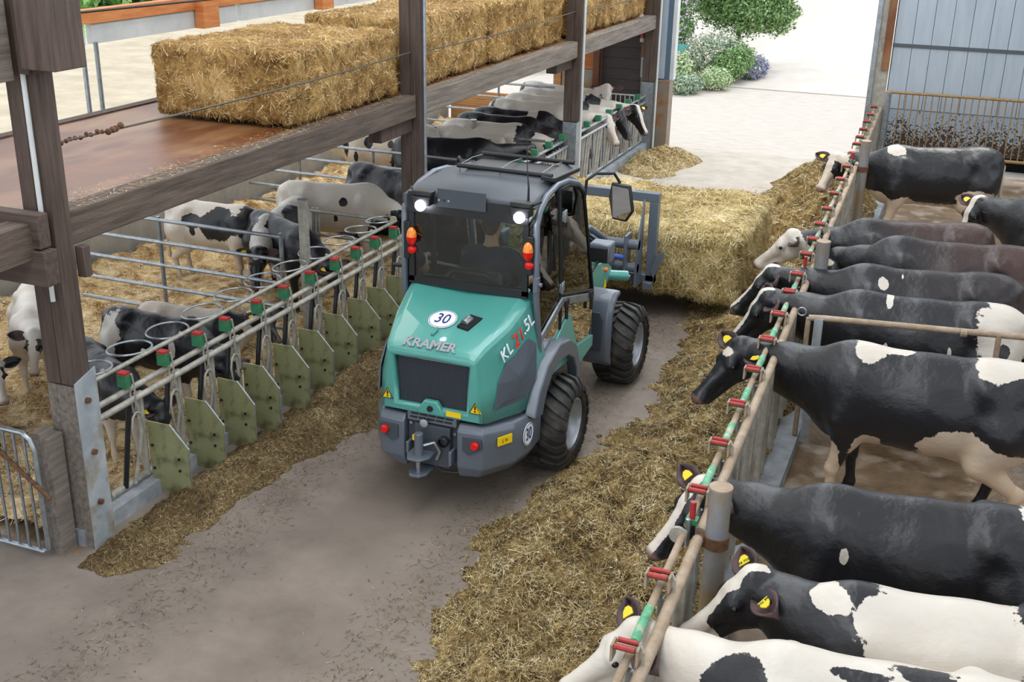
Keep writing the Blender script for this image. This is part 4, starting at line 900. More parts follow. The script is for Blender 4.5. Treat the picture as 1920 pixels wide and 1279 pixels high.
heap('silage_windrow', np.linspace(-3.25, -.98, 230), np.linspace(2.4, 11.9, 900), hr, M['silage'], 130000, .085, .0042, 'long windrow of chopped silage along the right feed fence, near half', 'feed', 101,
     dens=lambda x, y: np.clip(1.35-(y-3)/9, .25, 1), tone=(.56, .26), btone=.24, lift=.6, lum=.26)
heap('silage_windrow', np.linspace(-3.3, -.98, 150), np.linspace(11.9, 21.15, 480), hr, M['silage'], 40000, .11, .008, 'tall far part of the silage windrow beyond the carried bale', 'feed', 102, tone=(.66, .22), btone=.40, lift=.5)
def hl_(x, y):
    r = np.interp(y, [5.0, 5.35, 5.6, 6.4, 7.3, 8.3, 9.5, 11, 11.8], [-5.4, -4.95, -4.82, -4.78, -4.62, -4.42, -4.35, -4.5, -5.4])+.12*fbm(y*1.8, 7.7, 0, 15, 3)
    w = np.clip((r-x)/.45, 0, 1); e = np.clip((x+5.40)/.28, 0, 1)
    st = np.clip((y-5.25)/.5, 0, 1)
    n = .5+.5*fbm(x*2.5, y*2., 0, 17, 4)+.2*fbm(x*8, y*8, 0, 18, 3)
    return np.maximum(.17*w*e*st*(.45+.8*n)-.012+.01*fbm(x*16, y*16, 0, 14, 2)*(w > 0), -.01)
heap('trodden_feed', np.linspace(-5.44, -4.15, 150), np.linspace(5.0, 11.9, 700), hl_, M['silagedark'], 60000, .06, .004, 'dark trodden feed along the near left fence kerb', 'feed', 103, tone=(.55, .22), btone=.33, lift=.4)
def hf(x, y):
    d = np.sqrt(((x+4.95)/.62)**2+((y-20.1)/1.35)**2)+.18*fbm(x*2, y*2, 0, 25, 3)
    return np.maximum(.30*np.clip(1-d, 0, 1)**.7*(.7+.4*fbm(x*5, y*5, 0, 26, 3))-.01, -.01)
heap('silage_heap', np.linspace(-5.42, -4.2, 80), np.linspace(18.5, 21.6, 160), hf, M['silage'], 9000, .1, .009, 'small silage heap on the alley in front of the three protruding cow heads', 'feed', 104, tone=(.68, .2), btone=.45)
# loose scatter on the alley
def scatter(name, label, n, xr, yr, m, L_, W_, seed, wfun, tone, z=.004):
    g = np.random.default_rng(seed); P = np.stack([g.uniform(*xr, n*3), g.uniform(*yr, n*3), np.full(n*3, z)], 1)
    P = P[g.random(n*3) < wfun(P[:, 0], P[:, 1])][:n]; Nn = np.tile([0, 0, 1.], (len(P), 1))
    bv, bt, tn = blades(P, Nn, L_, W_, .15, seed+1, tone); bv[:, 2] = np.maximum(bv[:, 2], z-.003)
    return prop(obj_np(name, bv, None, m, tn, None, False, bt), label, 'straw', kind='stuff')
scatter('scattered_straw', 'loose straw and chaff scattered over the concrete alley', 16000, (-5.3, -2.2), (3.5, 19), M['silagedark'], .045, .004, 201, lambda x, y: np.clip(np.exp(-((x+2.9)/.28)**2)+np.exp(-((x+4.6)/.25)**2)+.015+.5*np.exp(-((y-11.3)/.7)**2)*(x > -3.4), 0, 1), (.5, .22))
scatter('straw_litter', 'thin litter of straw crumbs along the loft edge', 9000, (-5.8, -5.43), (5.9, 21), M['bedding'], .05, .005, 211, lambda x, y: np.clip((x+5.85)*.9, .05, 1)*(.6+.4*vnoise(x*9, y*3, 0, 2)), (.45, .2), z=2.474)
def hb(x, y):
    n = fbm(x*1.4, y*1.4, 0, 31, 4)
    return .05+.05*n+.02*fbm(x*7, y*7, 0, 32, 3)+.12*np.clip((-9.0-x)/.7, 0, 1)*(1+n)
heap('straw_bedding', np.linspace(-9.66, -5.74, 260), np.linspace(5.62, 13.9, 520), hb, M['bedding'], 80000, .10, .006, 'thick straw bedding of the near calf pens', 'straw', 105, tone=(.64, .22), btone=.42, lift=.4, lum=.3, zmin=-1,
     dens=lambda x, y: np.clip(1.25-(y-6)/9, .2, 1))
heap('straw_bedding', np.linspace(-9.66, -5.74, 150), np.linspace(13.9, 21.18, 260), hb, M['bedding'], 20000, .14, .011, 'straw bedding of the far left pens', 'straw', 106, tone=(.62, .2), btone=.42, lum=.3, zmin=-1)

# ------------------------------------------------------------------ garden and trees outside the gateway
def foliage(name, cs, n, L_, m, parent, seed, tone=(.5, .22), flat=1.):
    g = np.random.default_rng(seed); P = []; NN = []
    per = [c[3]**2 for c in cs]; tot = sum(per)
    for (x, y, z, r), w in zip(cs, per):
        k = int(n*w/tot); d = g.normal(size=(k, 3)); d /= np.linalg.norm(d, axis=1)[:, None]
        rad = r*(.5+.58*g.random((k, 1))**.6)*(1+.3*fbm(d[:, 0]*3.5, d[:, 1]*3.5, d[:, 2]*3.5+x, seed, 3))[:, None]
        P.append(np.array([x, y, z])+d*rad*np.array([1, 1, flat])); NN.append(d)
    P = np.concatenate(P); NN = np.concatenate(NN)
    d1 = g.normal(size=P.shape); d1 -= NN*np.sum(d1*NN, 1)[:, None]*.6; d1 /= np.linalg.norm(d1, axis=1)[:, None]
    s = np.cross(d1, NN+g.normal(size=P.shape)*.5); s /= np.linalg.norm(s, axis=1)[:, None]
    l = L_*(.6+.8*g.random((len(P), 1)))
    V = np.stack([P-d1*l*.5, P+s*l*.28, P+d1*l*.5, P-s*l*.28], 1).reshape(-1, 3); V[:, 2] = np.maximum(V[:, 2], .0)
    Q = np.arange(len(V)).reshape(-1, 4); tn = np.repeat(np.clip(g.normal(tone[0], tone[1], len(P)), 0, 1), 4)
    o = obj_np(name, V, Q, m, tn, parent); o['kind'] = 'stuff'; return o
def plant(name, label, cat, loc, cs, n, L_, m, seed, trunk=None, flowers=None, flat=1., group=None, tone=(.5, .22)):
    t = thing(name, label, cat, loc, 0, group)
    foliage('foliage', cs, n, L_, m, t, seed, tone, flat)
    g = MB(); g.tube([(0, 0, 0), (.03, .02, cs[0][2]*.6), (0, 0, cs[0][2])], [trunk or .03, (trunk or .03)*.7, .01], 8); g.build('stem', M['rust'], t)
    if flowers:
        fm, k, fs = flowers; foliage('blossom', cs, k, fs, fm, t, seed+9, (.7, .2), flat)
    return t
lilac = tone_mat('pale_lilac_petals', [(0, 'a98fc0'), (.5, 'd3bfe0'), (1, 'f3ecf7')])
lav = tone_mat('lavender_petals', [(0, '6a5aa0'), (.5, '8f80c4'), (1, 'b9aee0')])
creamp = tone_mat('cream_petals', [(0, 'c9b28a'), (.5, 'e6d9c0'), (1, 'fbf6ea')])
plant('broadleaf_tree', 'round bright green tree behind the flower bed outside the gateway', 'tree', (-6.3, 33.8, 0), [(0, 0, 2.3, 1.0), (-.6, -.1, 1.9, .8), (.65, -.2, 2.0, .85), (.1, -.4, 2.7, .85), (1.0, 0, 1.5, .6), (.3, -.6, 1.6, .7), (-.6, .2, 2.9, .8)], 60000, .085, M['leaf'], 301, .09)
plant('flowering_shrub', 'tall shrub with pale lilac blossoms left of the round tree', 'shrub', (-7.9, 31.5, 0), [(0, 0, 1.6, .75), (.3, -.1, 2.3, .7), (-.2, .1, .9, .6), (-.5, .1, 2.1, .8), (.35, 0, 1.1, .5)], 20000, .08, M['leaf'], 302, .05, (lilac, 6500, .08))
plant('flowering_shrub', 'cream plumed bush in the middle of the flower bed', 'shrub', (-6.35, 30.3, 0), [(0, 0, .65, .50), (.35, .1, .7, .48), (-.3, .1, .55, .4), (.6, .2, .5, .4)], 13000, .06, M['greyleaf'], 303, .03, (creamp, 4000, .06))
plant('leafy_shrub', 'green bush with small leaves right of the cream plumed bush', 'shrub', (-5.75, 30.1, 0), [(0, 0, .5, .42), (.15, .3, .6, .4)], 10000, .055, M['leaf'], 304, .03)
plant('lavender', 'lavender clump at the right end of the flower bed', 'plant', (-5.35, 31.0, 0), [(0, 0, .28, .28), (.1, .5, .28, .26)], 2500, .07, M['greyleaf'], 305, .02, (lav, 2200, .06))
plant('cushion_plant', 'silvery cushion plant at the near edge of the flower bed', 'plant', (-6.45, 27.9, 0), [(0, 0, .2, .34), (-.3, .15, .2, .28), (.2, .2, .22, .28)], 4000, .06, M['greyleaf'], 306, .02, flat=.75)
plant('cushion_plant', 'pale green cushion plant right of the silvery one', 'plant', (-5.95, 28.9, 0), [(0, 0, .25, .34), (.2, .1, .25, .3)], 3500, .06, M['leaf'], 307, .02, (creamp, 1200, .05), flat=.8, tone=(.75, .2))
plant('flower_clump', 'reddish cream flower clump beside the white gateway jamb', 'plant', (-6.75, 28.6, 0), [(0, 0, .45, .38), (-.35, .3, .5, .4)], 4200, .08, M['leaf'], 308, .02, (creamp, 1800, .07), tone=(.7, .2))
plant('leafy_shrub', 'yellow green bush seen under the loft through the far opening', 'shrub', (-11.2, 30, 0), [(0, 0, .8, .7), (-.9, .2, .7, .6)], 4500, .11, M['leaf'], 309, .03, tone=(.75, .2))
plant('leafy_shrub', 'low bush with flowers left of the yellow green one behind the far opening', 'shrub', (-14.2, 31, 0), [(0, 0, .5, .55), (.9, .2, .5, .5), (-1, 0, .5, .6)], 4500, .11, M['leaf'], 310, .03, (creamp, 900, .1), tone=(.7, .2))
t = thing('garden_fence', 'turquoise garden netting with white stakes behind the flower clump', 'fence', (-7.3, 30.6, 0))
MB().bb((0, 0, .25), (1.0, .02, .85)).build('netting', mat('turquoise_net', '5fb0b4', .7), t)
for x in (0.02, .5, .98): MB().tube([(x, -.02, 0), (x, -.02, 1.0)], .02, 6).build('stake', M['white'], t)
# tall hedge beyond the meadow on the left, seen over the loft
t = thing('hedge', 'long green crop row beyond the sandy field, seen over the loft', 'hedge', (-33, 30, 0))
foliage('foliage', [(math.sin(k)*.6, k*1.6-12, .7, 1.3) for k in range(26)], 16000, .5, M['leaf'], t, 320, (.6, .2), .9)

# ------------------------------------------------------------------ the wheel loader
TG = mat('teal_paint', '468f86', .3, .0, coat=.5, col2='519b92', scale=.8); TS = mat('grey_paint', '5d6570', .38, .1, coat=.3); TD = mat('dark_grey_plastic', '3b4149', .55)
TB = M['black']; RUB = mat('tyre_rubber', '1b1b1d', .62, col2='2c2a28', scale=9, col3='4a433a', s3=5); RIM = mat('silver_rim', 'a4a9b0', .35, .5)
GL = glass_mat('cab_glass', (.86, .93, .92, 1), .015); TW = mat('decal_white', 'e4e6ea', .4); TN = mat('decal_navy', '1c2a6b', .4); TR = mat('decal_red', 'd8251c', .4); TY = mat('decal_yellow', 'e9c511', .4); TGR = mat('decal_grey', '8a8f94', .5)
REDL = mat('red_lens_lit', 'd01410', .2); ORL = mat('orange_lens', 'e07a10', .2, coat=.6); CHR = mat('zinc', 'b9bec6', .25, .9)
T = thing('wheel_loader', 'teal and grey compact wheel loader driving away down the alley, rear lamps lit', 'loader', (-3.38, 8.24, 0))
SG = (-1, 1)
def part(mb, name, m, p=T, bevel=0, smooth=False, seg=2): return mb.build(name, m, p, bevel=bevel, smooth=smooth, seg=seg)
# wheels
def tyre_mesh():
    g = MB(); W2, Ro, Ri = .195, .375, .215
    prof = [(-.14, Ri), (-.185, Ri+.02), (-.2, Ri+.09), (-.185, Ro-.045), (-.14, Ro-.012), (0, Ro), (.14, Ro-.012), (.185, Ro-.045), (.2, Ri+.09), (.185, Ri+.02), (.14, Ri)]
    g.lathe(prof, (0, 0, 0), 'x', 60)
    n = 22
    for k in range(n):
        for sg in SG:
            a0 = 2*math.pi*(k+(.5 if sg > 0 else 0))/n
            rings = []
            for i in range(6):
                u = i/5; x = sg*(.0+.195*u); a = a0-(.34*u-.10*u*u)
                ro = Ro+.026-.030*u**3; wd = .020+.008*u; ri = Ro-.03 if u < .8 else Ro-.07
                if i == 5: ro = Ro-.055; x = sg*.205; ri = Ro-.09
                rings.append([(x, r*math.sin(a+dd/r), r*math.cos(a+dd/r)) for r, dd in ((ri, -wd*1.15), (ro, -wd), (ro, wd), (ri, wd*1.15))])
            if sg < 0: rings = [r[::-1] for r in rings]
            g.loft(rings)
    return g
tm = tyre_mesh().mesh('tyre', RUB, smooth=45)
rimo = MB().lathe([(-.13, .2), (.155, .225), (.17, .222), (.172, .205), (.13, .195), (.10, .17), (.05, .165), (.045, .11), (.07, .10), (.075, .05), (.075, .001)], (0, 0, 0), 'x', 40).mesh('rim', RIM, smooth=35)
hubm = MB().tube([(.07, 0, 0), (.115, 0, 0)], .045, 14)
for k in range(5):
    a = k*2*math.pi/5; hubm.tube([(.06, .078*math.sin(a), .078*math.cos(a)), (.09, .078*math.sin(a), .078*math.cos(a))], .010, 6)
hub = hubm.mesh('hub', TS, smooth=40)
for y in (0, 1.96):
    for sg in SG:
        w = link('wheel', tm, T, (sg*.595, y, .392), (random.random()*.2, 0, 0 if sg > 0 else math.pi)); link('rim', rimo, w, (0, 0, 0)); link('hub', hub, w, (0, 0, 0))
part(MB().tube([(-.5, 0, .39), (.5, 0, .39)], .06, 12).tube([(-.5, 1.96, .39), (.5, 1.96, .39)], .06, 12).bb((-.16, -.5, .3), (.16, 2.2, .62)), 'chassis', TD)
# rear bumper: a shell with chamfered corners
bp = [(-.62, -.40), (-.62, -.62), (-.57, -.88), (-.42, -1.13), (-.22, -1.15)]
def bump(sg):
    lo = [(-.56, -.42), (-.56, -.62), (-.50, -.86), (-.37, -1.08), (-.22, -1.12)]
    mid = [(-.62, -.40), (-.625, -.62), (-.585, -.9), (-.43, -1.145), (-.22, -1.165)]
    top = [(-.60, -.40), (-.60, -.62), (-.56, -.87), (-.42, -1.10), (-.22, -1.12)]
    inn = [(-.22, -.40)]
    rings = []
    for (z, pl, dz) in ((.33, lo, 0), (.43, mid, 0), (.62, mid, 0), (.73, mid, 0), (.78, top, 0)):
        rings.append([(sg*x*-1 if sg > 0 else x, y, z+(-.07 if (y > -.7) else (-.03 if y > -1.0 else 0))*(1 if z > .6 else .3)) for x, y in pl+inn])
    if sg < 0: rings = [r[::-1] for r in rings]
    g = MB(); g.loft(rings); return part(g, 'bumper', TS, bevel=.012)
for sg in SG:
    b_ = bump(sg)
    # lamp pocket and round reflector
    part(MB().prism([(sg*.27, -1.172, .69), (sg*.42, -1.172, .69), (sg*.43, -1.172, .62), (sg*.32, -1.172, .55), (sg*.27, -1.172, .58)], (0, .02, 0)), 'lamp_pocket', TD, b_)
    part(MB().lathe([(-.03, .001), (-.03, .026), (-.02, .032), (0, .032)], (sg*.375, -1.175, .645), 'y', 20), 'red_reflector', REDL, b_, smooth=40)
part(MB().bb((-.215, -1.10, .40), (.215, -.45, .83)), 'tow_panel', TD, bevel=.006)
part(MB().bb((-.205, -1.135, .74), (.205, -1.10, .825)), 'vent_strip', TS, bevel=.004)
for r_ in range(2):
    for k in range(5): part(MB().bb((-.18+k*.072+.01*r_, -1.139, .765+r_*.03), (-.12+k*.072+.01*r_, -1.13, .777+r_*.03)), 'vent_slot', TB)
# tow hitch
h = part(MB().bb((-.13, -1.16, .40), (.16, -1.10, .73)), 'hitch_plate', TD, bevel=.004)
part(MB().tube([(-.055, -1.25, .50), (-.055, -1.25, .70)], .034, 16), 'hitch_cylinder', TS, h, bevel=.006)
part(MB().prism([(-.15, -1.15, .50), (-.15, -1.26, .50), (-.11, -1.34, .50), (-.01, -1.34, .50), (.04, -1.26, .50), (.04, -1.15, .50)], (0, 0, .018)), 'hitch_jaw', TS, h, bevel=.005)
part(MB().prism([(-.13, -1.12, .36), (-.13, -1.27, .36), (-.10, -1.33, .36), (-.02, -1.33, .36), (.02, -1.27, .36), (.02, -1.12, .36)], (0, 0, .022)), 'hitch_jaw', TS, h, bevel=.005)
part(MB().tube([(-.055, -1.26, .34), (-.055, -1.26, .52)], .018, 12), 'tow_pin', CHR, h, smooth=True)
part(MB().tube([(-.02, -1.24, .60), (.05, -1.2, .62), (.09, -1.18, .54), (.06, -1.18, .47)], .012, 8), 'lever', CHR, h, smooth=True)
part(MB().ball((-.05, -1.17, .745), .035, 8, (1, .4, 1)), 'cap', TGR, h, smooth=True)
part(MB().lathe([(-.06, .035), (-.05, .042), (0, .042)], (.12, -1.15, .63), 'y', 18), 'socket', TB, h, smooth=40)
part(MB().bb((-.145, -1.175, .59), (-.08, -1.16, .635)), 'warning_label', TY, h)
for (x, z) in ((-.18, .71), (.185, .68), (.09, .44)): part(MB().tube([(x, -1.10, z), (x, -1.125, z)], .013, 10), 'bolt', CHR, h)
part(MB().bb((-.19, -1.2, .48), (-.165, -1.10, .58)), 'pull_eye', TS, h, bevel=.006); part(MB().bb((.165, -1.2, .44), (.19, -1.10, .56)), 'pull_eye', TS, h, bevel=.006)
part(MB().tube([(.0, -1.13, .40), (.1, -1.15, .36), (.22, -1.12, .36)], .01, 8), 'hose', TB, h)
# hood: stations from the back to the cab
def half(st): return st
stn = [ # y, (top centre z), shoulder in (x,z), shoulder out (x,z), mid (x,z), bottom (x,z)
 (-1.135, 1.31, (.30, 1.31), (.352, 1.29), (.372, 1.05), (.40, .82)),
 (-1.10, 1.345, (.31, 1.35), (.37, 1.33), (.41, 1.06), (.435, .81)),
 (-1.02, 1.375, (.33, 1.38), (.39, 1.365), (.46, 1.07), (.475, .81)),
 (-.75, 1.455, (.40, 1.475), (.465, 1.45), (.545, 1.10), (.555, .77)),
 (-.44, 1.575, (.45, 1.605), (.505, 1.565), (.58, 1.13), (.585, .735)),
 (-.30, 1.60, (.45, 1.62), (.51, 1.50), (.585, 1.12), (.59, .72))]
rings = []
for (y, tz, a, b_, c, d) in stn:
    L_ = [(-d[0], y, d[1]), (-c[0], y, c[1]), (-b_[0], y, b_[1]), (-a[0], y, a[1]), (0, y, tz), (a[0], y, a[1]), (b_[0], y, b_[1]), (c[0], y, c[1]), (d[0], y, d[1])]
    rings.append(L_)
g = MB()
nn_ = 9
vs = [p for r in rings for p in r]; fs = []
for i in range(len(rings)-1):
    for k in range(nn_-1): fs.append((i*nn_+k, i*nn_+k+1, (i+1)*nn_+k+1, (i+1)*nn_+k))
g.add(vs, fs)
# rear face frame round the grille
outer = rings[0]; gi = [(-.295, -1.14, .865), (-.305, -1.14, 1.05), (-.32, -1.14, 1.24), (-.32, -1.14, 1.262), (0, -1.145, 1.275), (.32, -1.14, 1.262), (.32, -1.14, 1.24), (.305, -1.14, 1.05), (.295, -1.14, .865)]
b0 = len(g.v); g.add(outer+gi, [(k, 9+k, 9+k+1, k+1) for k in range(8)])
inn = [(x*.97, -1.10, z) for x, y, z in gi]; g.add(gi+inn, [(k, 9+k, 9+k+1, k+1) for k in range(8)])
g.add([(-.40, -1.135, .82), (.40, -1.135, .82), (.295, -1.14, .865), (-.295, -1.14, .865), (-.29, -1.10, .87), (.29, -1.10, .87)], [(0, 1, 2, 3), (3, 2, 5, 4)])
g.add([(-.40, -1.135, .82), (.40, -1.135, .82), (.38, -1.0, .80), (-.38, -1.0, .80)], [(0, 3, 2, 1)])
hood = part(g, 'hood', TG)
import bmesh
bm_ = bmesh.new(); bm_.from_mesh(hood.data); bmesh.ops.remove_doubles(bm_, verts=bm_.verts, dist=.0005); bmesh.ops.recalc_face_normals(bm_, faces=bm_.faces); bm_.to_mesh(hood.data); bm_.free()
md = hood.modifiers.new('bev', 'BEVEL'); md.width = .016; md.segments = 3; md.limit_method = 'ANGLE'; md.angle_limit = R(22)
md = hood.modifiers.new('sol', 'SOLIDIFY'); md.thickness = .01; md.offset = 1
hood.data.polygons.foreach_set('use_smooth', [True]*len(hood.data.polygons)); hood.data.set_sharp_from_angle(angle=R(28))
part(MB().bb((-.33, -1.085, .85), (.33, -1.07, 1.28)), 'radiator_back', TB, hood)
gr = part(MB().bb((-.315, -1.09, .86), (.315, -1.086, 1.27)), 'radiator_grille', mat('radiator_grey', '3a3e46', .5, .4), hood)
fin = MB().bb((-.0022, -.006, .885), (.0022, 0, 1.205)).mesh('grille_fin', mat('fin_steel', '5d636c', .4, .6))
for k in range(44): link('grille_fin', fin, gr, (-.275+k*.55/43, -1.1, 0)) if False else None
gf = MB()
for k in range(60): gf.bb((-.305+k*.01018, -1.098, .865), (-.3015+k*.01018, -1.09, 1.25))
for k in range(37): gf.bb((-.31, -1.0945, .872+k*.0102), (.31, -1.092, .874+k*.0102))
f_ = part(gf, 'grille_mesh', mat('fin_steel_b', '565c66', .42, .5), hood); f_['kind'] = 'stuff'
part(MB().bb((-.27, -1.112, 1.245), (.31, -1.10, 1.262)), 'radiator_header', M['galv'], hood)
part(MB().prism([(-.12, -1.16, .82), (.12, -1.16, .82), (.055, -1.16, .935), (-.055, -1.16, .935)], (0, .05, 0)), 'lock_boss', TG, hood, bevel=.012)
part(MB().lathe([(-.012, .001), (-.012, .022), (0, .024)], (0, -1.165, .875), 'y', 16), 'hood_lock', TB, hood)
part(MB().bb((.13, -1.158, .836), (.25, -1.145, .875)), 'warning_label', TY, hood)
part(MB().prism([(-.07, -1.0, 1.40), (-.045, -1.0, 1.40), (-.035, -.93, 1.42), (-.06, -.91, 1.42)], (0, 0, .02)), 'hood_nozzle', TG, hood, bevel=.004)
# hood top recess with exhaust, dark strip below the window
sl = math.atan2(.12, .31)
def onhood(x, y): # point on hood top centre surface
    z = np.interp(y, [-1.02, -.75, -.44], [1.375, 1.455, 1.575]); return Vector((x, y, z))
def ntilt(y): 
    s_ = (1.455-1.375)/.27 if y < -.75 else (1.575-1.455)/.31
    return Vector((0, 1, s_)).normalized()
yv = ntilt(-.8)
q = [onhood(.085, -.86), onhood(.185, -.885), onhood(.24, -.73), onhood(.13, -.71)]
part(MB().prism([p+Vector((0, 0, .014)) for p in q], (0, 0, .016)), 'exhaust_recess_shade', M['dark'], hood)  # flat black plate on the hood, painted shade of the recess
part(MB().tube([onhood(.15, -.72)+Vector((0, 0, -.02)), onhood(.145, -.78)+Vector((0, 0, .04)), onhood(.13, -.83)+Vector((0, 0, .035))], .032, 14), 'exhaust_pipe', M['galv'], hood, smooth=40)
part(MB().prism([(-.40, -.475, 1.60), (.40, -.475, 1.60), (.45, -.40, 1.64), (-.45, -.40, 1.64)], (0, 0, .02)), 'window_sill', TB, hood)
def disc_sign(o, xdir, ydir, r, txt, ts, p, sq=1.):
    mw = frame(o, xdir, ydir)
    d = MB().lathe([(0, .0001), (.0015, r), (-.004, r)], (0, 0, 0), 'z', 36).build('sign_disc', TW, p); d.matrix_local = mw @ Matrix.Diagonal((1, sq, 1, 1))
    rg_ = MB().tube([(math.cos(a)*r*.93, math.sin(a)*r*.93, .002) for a in np.linspace(0, 2*math.pi, 37)[:-1]], .0025, 4, closed=True).build('sign_rim', TN, d)
    text_part('lettering', txt, ts*1.12, TN, d, Matrix.Translation((0, 0, .003)) @ Matrix.Diagonal((.72, 1, 1, 1)), .001, bold=.0005)
disc_sign(onhood(-.06, -.80)+Vector((0, 0, .022)), (1, 0, 0), ntilt(-.8), .112, '30', .15, hood, 1.0)
# maker's lettering along the hood edge
text_part('lettering', 'KRAMER', .112, TGR, hood, frame(Vector((-.03, -1.098, 1.362)), (1, 0, 0), Vector((0, 1, .6))), .004, bold=.004)
# side flanks: vent, lettering, warning triangles
def flank(y, z, sg=1):  # point on the side of the hood between shoulder and bottom
    ys_ = [s_[0] for s_ in stn]
    def ip(k, j): return np.interp(y, ys_, [s_[k][j] for s_ in stn])
    zs = [ip(5, 1), ip(4, 1), ip(3, 1)]; xs_ = [ip(5, 0), ip(4, 0), ip(3, 0)]
    return Vector((sg*(float(np.interp(z, zs, xs_))+.03), y, z))
for sg in SG:
    P_ = [flank(-1.05, .90, sg), flank(-.68, .87, sg), flank(-.50, 1.0, sg), flank(-.47, 1.25, sg), flank(-.55, 1.31, sg), flank(-.88, 1.22, sg), flank(-1.0, 1.10, sg)]; my, mz = -.75, 1.06
    g = MB(); n_ = len(P_); rgs = [P_]+[[flank(my+(p.y-my)*q_, mz+(p.z-mz)*q_, sg) for p in P_] for q_ in (.75, .5, .25)]+[[flank(my, mz, sg)]*n_]
    g.loft([[tuple(p) for p in r_] for r_ in rgs], caps=False)
    o = part(g, 'side_vent', mat('vent_mesh', '4b525c', .6)if sg < 0 else bpy.data.materials['vent_mesh'], hood); md = o.modifiers.new('s', 'SOLIDIFY'); md.thickness = .012
    tri = part(MB().prism([Vector((sg*.362-.045, -1.152, .895)), Vector((sg*.362+.045, -1.146, .895)), Vector((sg*.362, -1.15, .98))], (0, .01, 0)), 'warning_triangle', TY, hood)
    part(MB().prism([Vector((sg*.362-.006, -1.155, .928)), Vector((sg*.362+.006, -1.155, .928)), Vector((sg*.362+.004, -1.155, .958)), Vector((sg*.362-.004, -1.155, .958))], (0, .004, 0)).bb((sg*.362-.005, -1.156, .908), (sg*.362+.005, -1.152, .919)), 'exclamation_mark', TB, tri)
    for A, B in (((-.045, .895), (.045, .895)), ((.045, .895), (0, .98)), ((0, .98), (-.045, .895))): part(MB().tube([(sg*.362+A[0], -1.153, A[1]), (sg*.362+B[0], -1.153, B[1])], .003, 4), 'triangle_border', TB, tri)
sd = flank(-.62, 1.36); e0 = flank(-.95, 1.25); e1 = flank(-.45, 1.46); xd = (e1-e0).normalized(); uu = (flank(-.7, 1.42)-flank(-.7, 1.2)).normalized()
def st(txt, y0, z0, size, m):
    pos = flank(y0, z0)+Vector((.006, 0, .0)); text_part('lettering', txt, size, m, hood, frame(pos, xd, uu), .004, bold=-.001, shear=.2)
st('KL', -.87, 1.30, .135, TW); st('21', -.71, 1.365, .15, TR); st('.5L', -.56, 1.43, .135, TW)
# bumper decals on the right flank
bx = Vector((.60, -.66, .56)); disc_sign(Vector((.625, -.70, .58)), Vector((.15, 1, 0)), (0, 0, 1), .082, '30', .115, T, 1.15)
yl = part(MB().prism([(.505, -1.05, .61), (.572, -.93, .61), (.572, -.93, .68), (.505, -1.05, .68)], (.008, -.005, 0)), 'warning_label', TY)
text_part('lettering', 'i =', .05, TB, T, frame(Vector((.548, -1.0, .645)), Vector((.067, .12, 0)), (0, 0, 1)), .001)
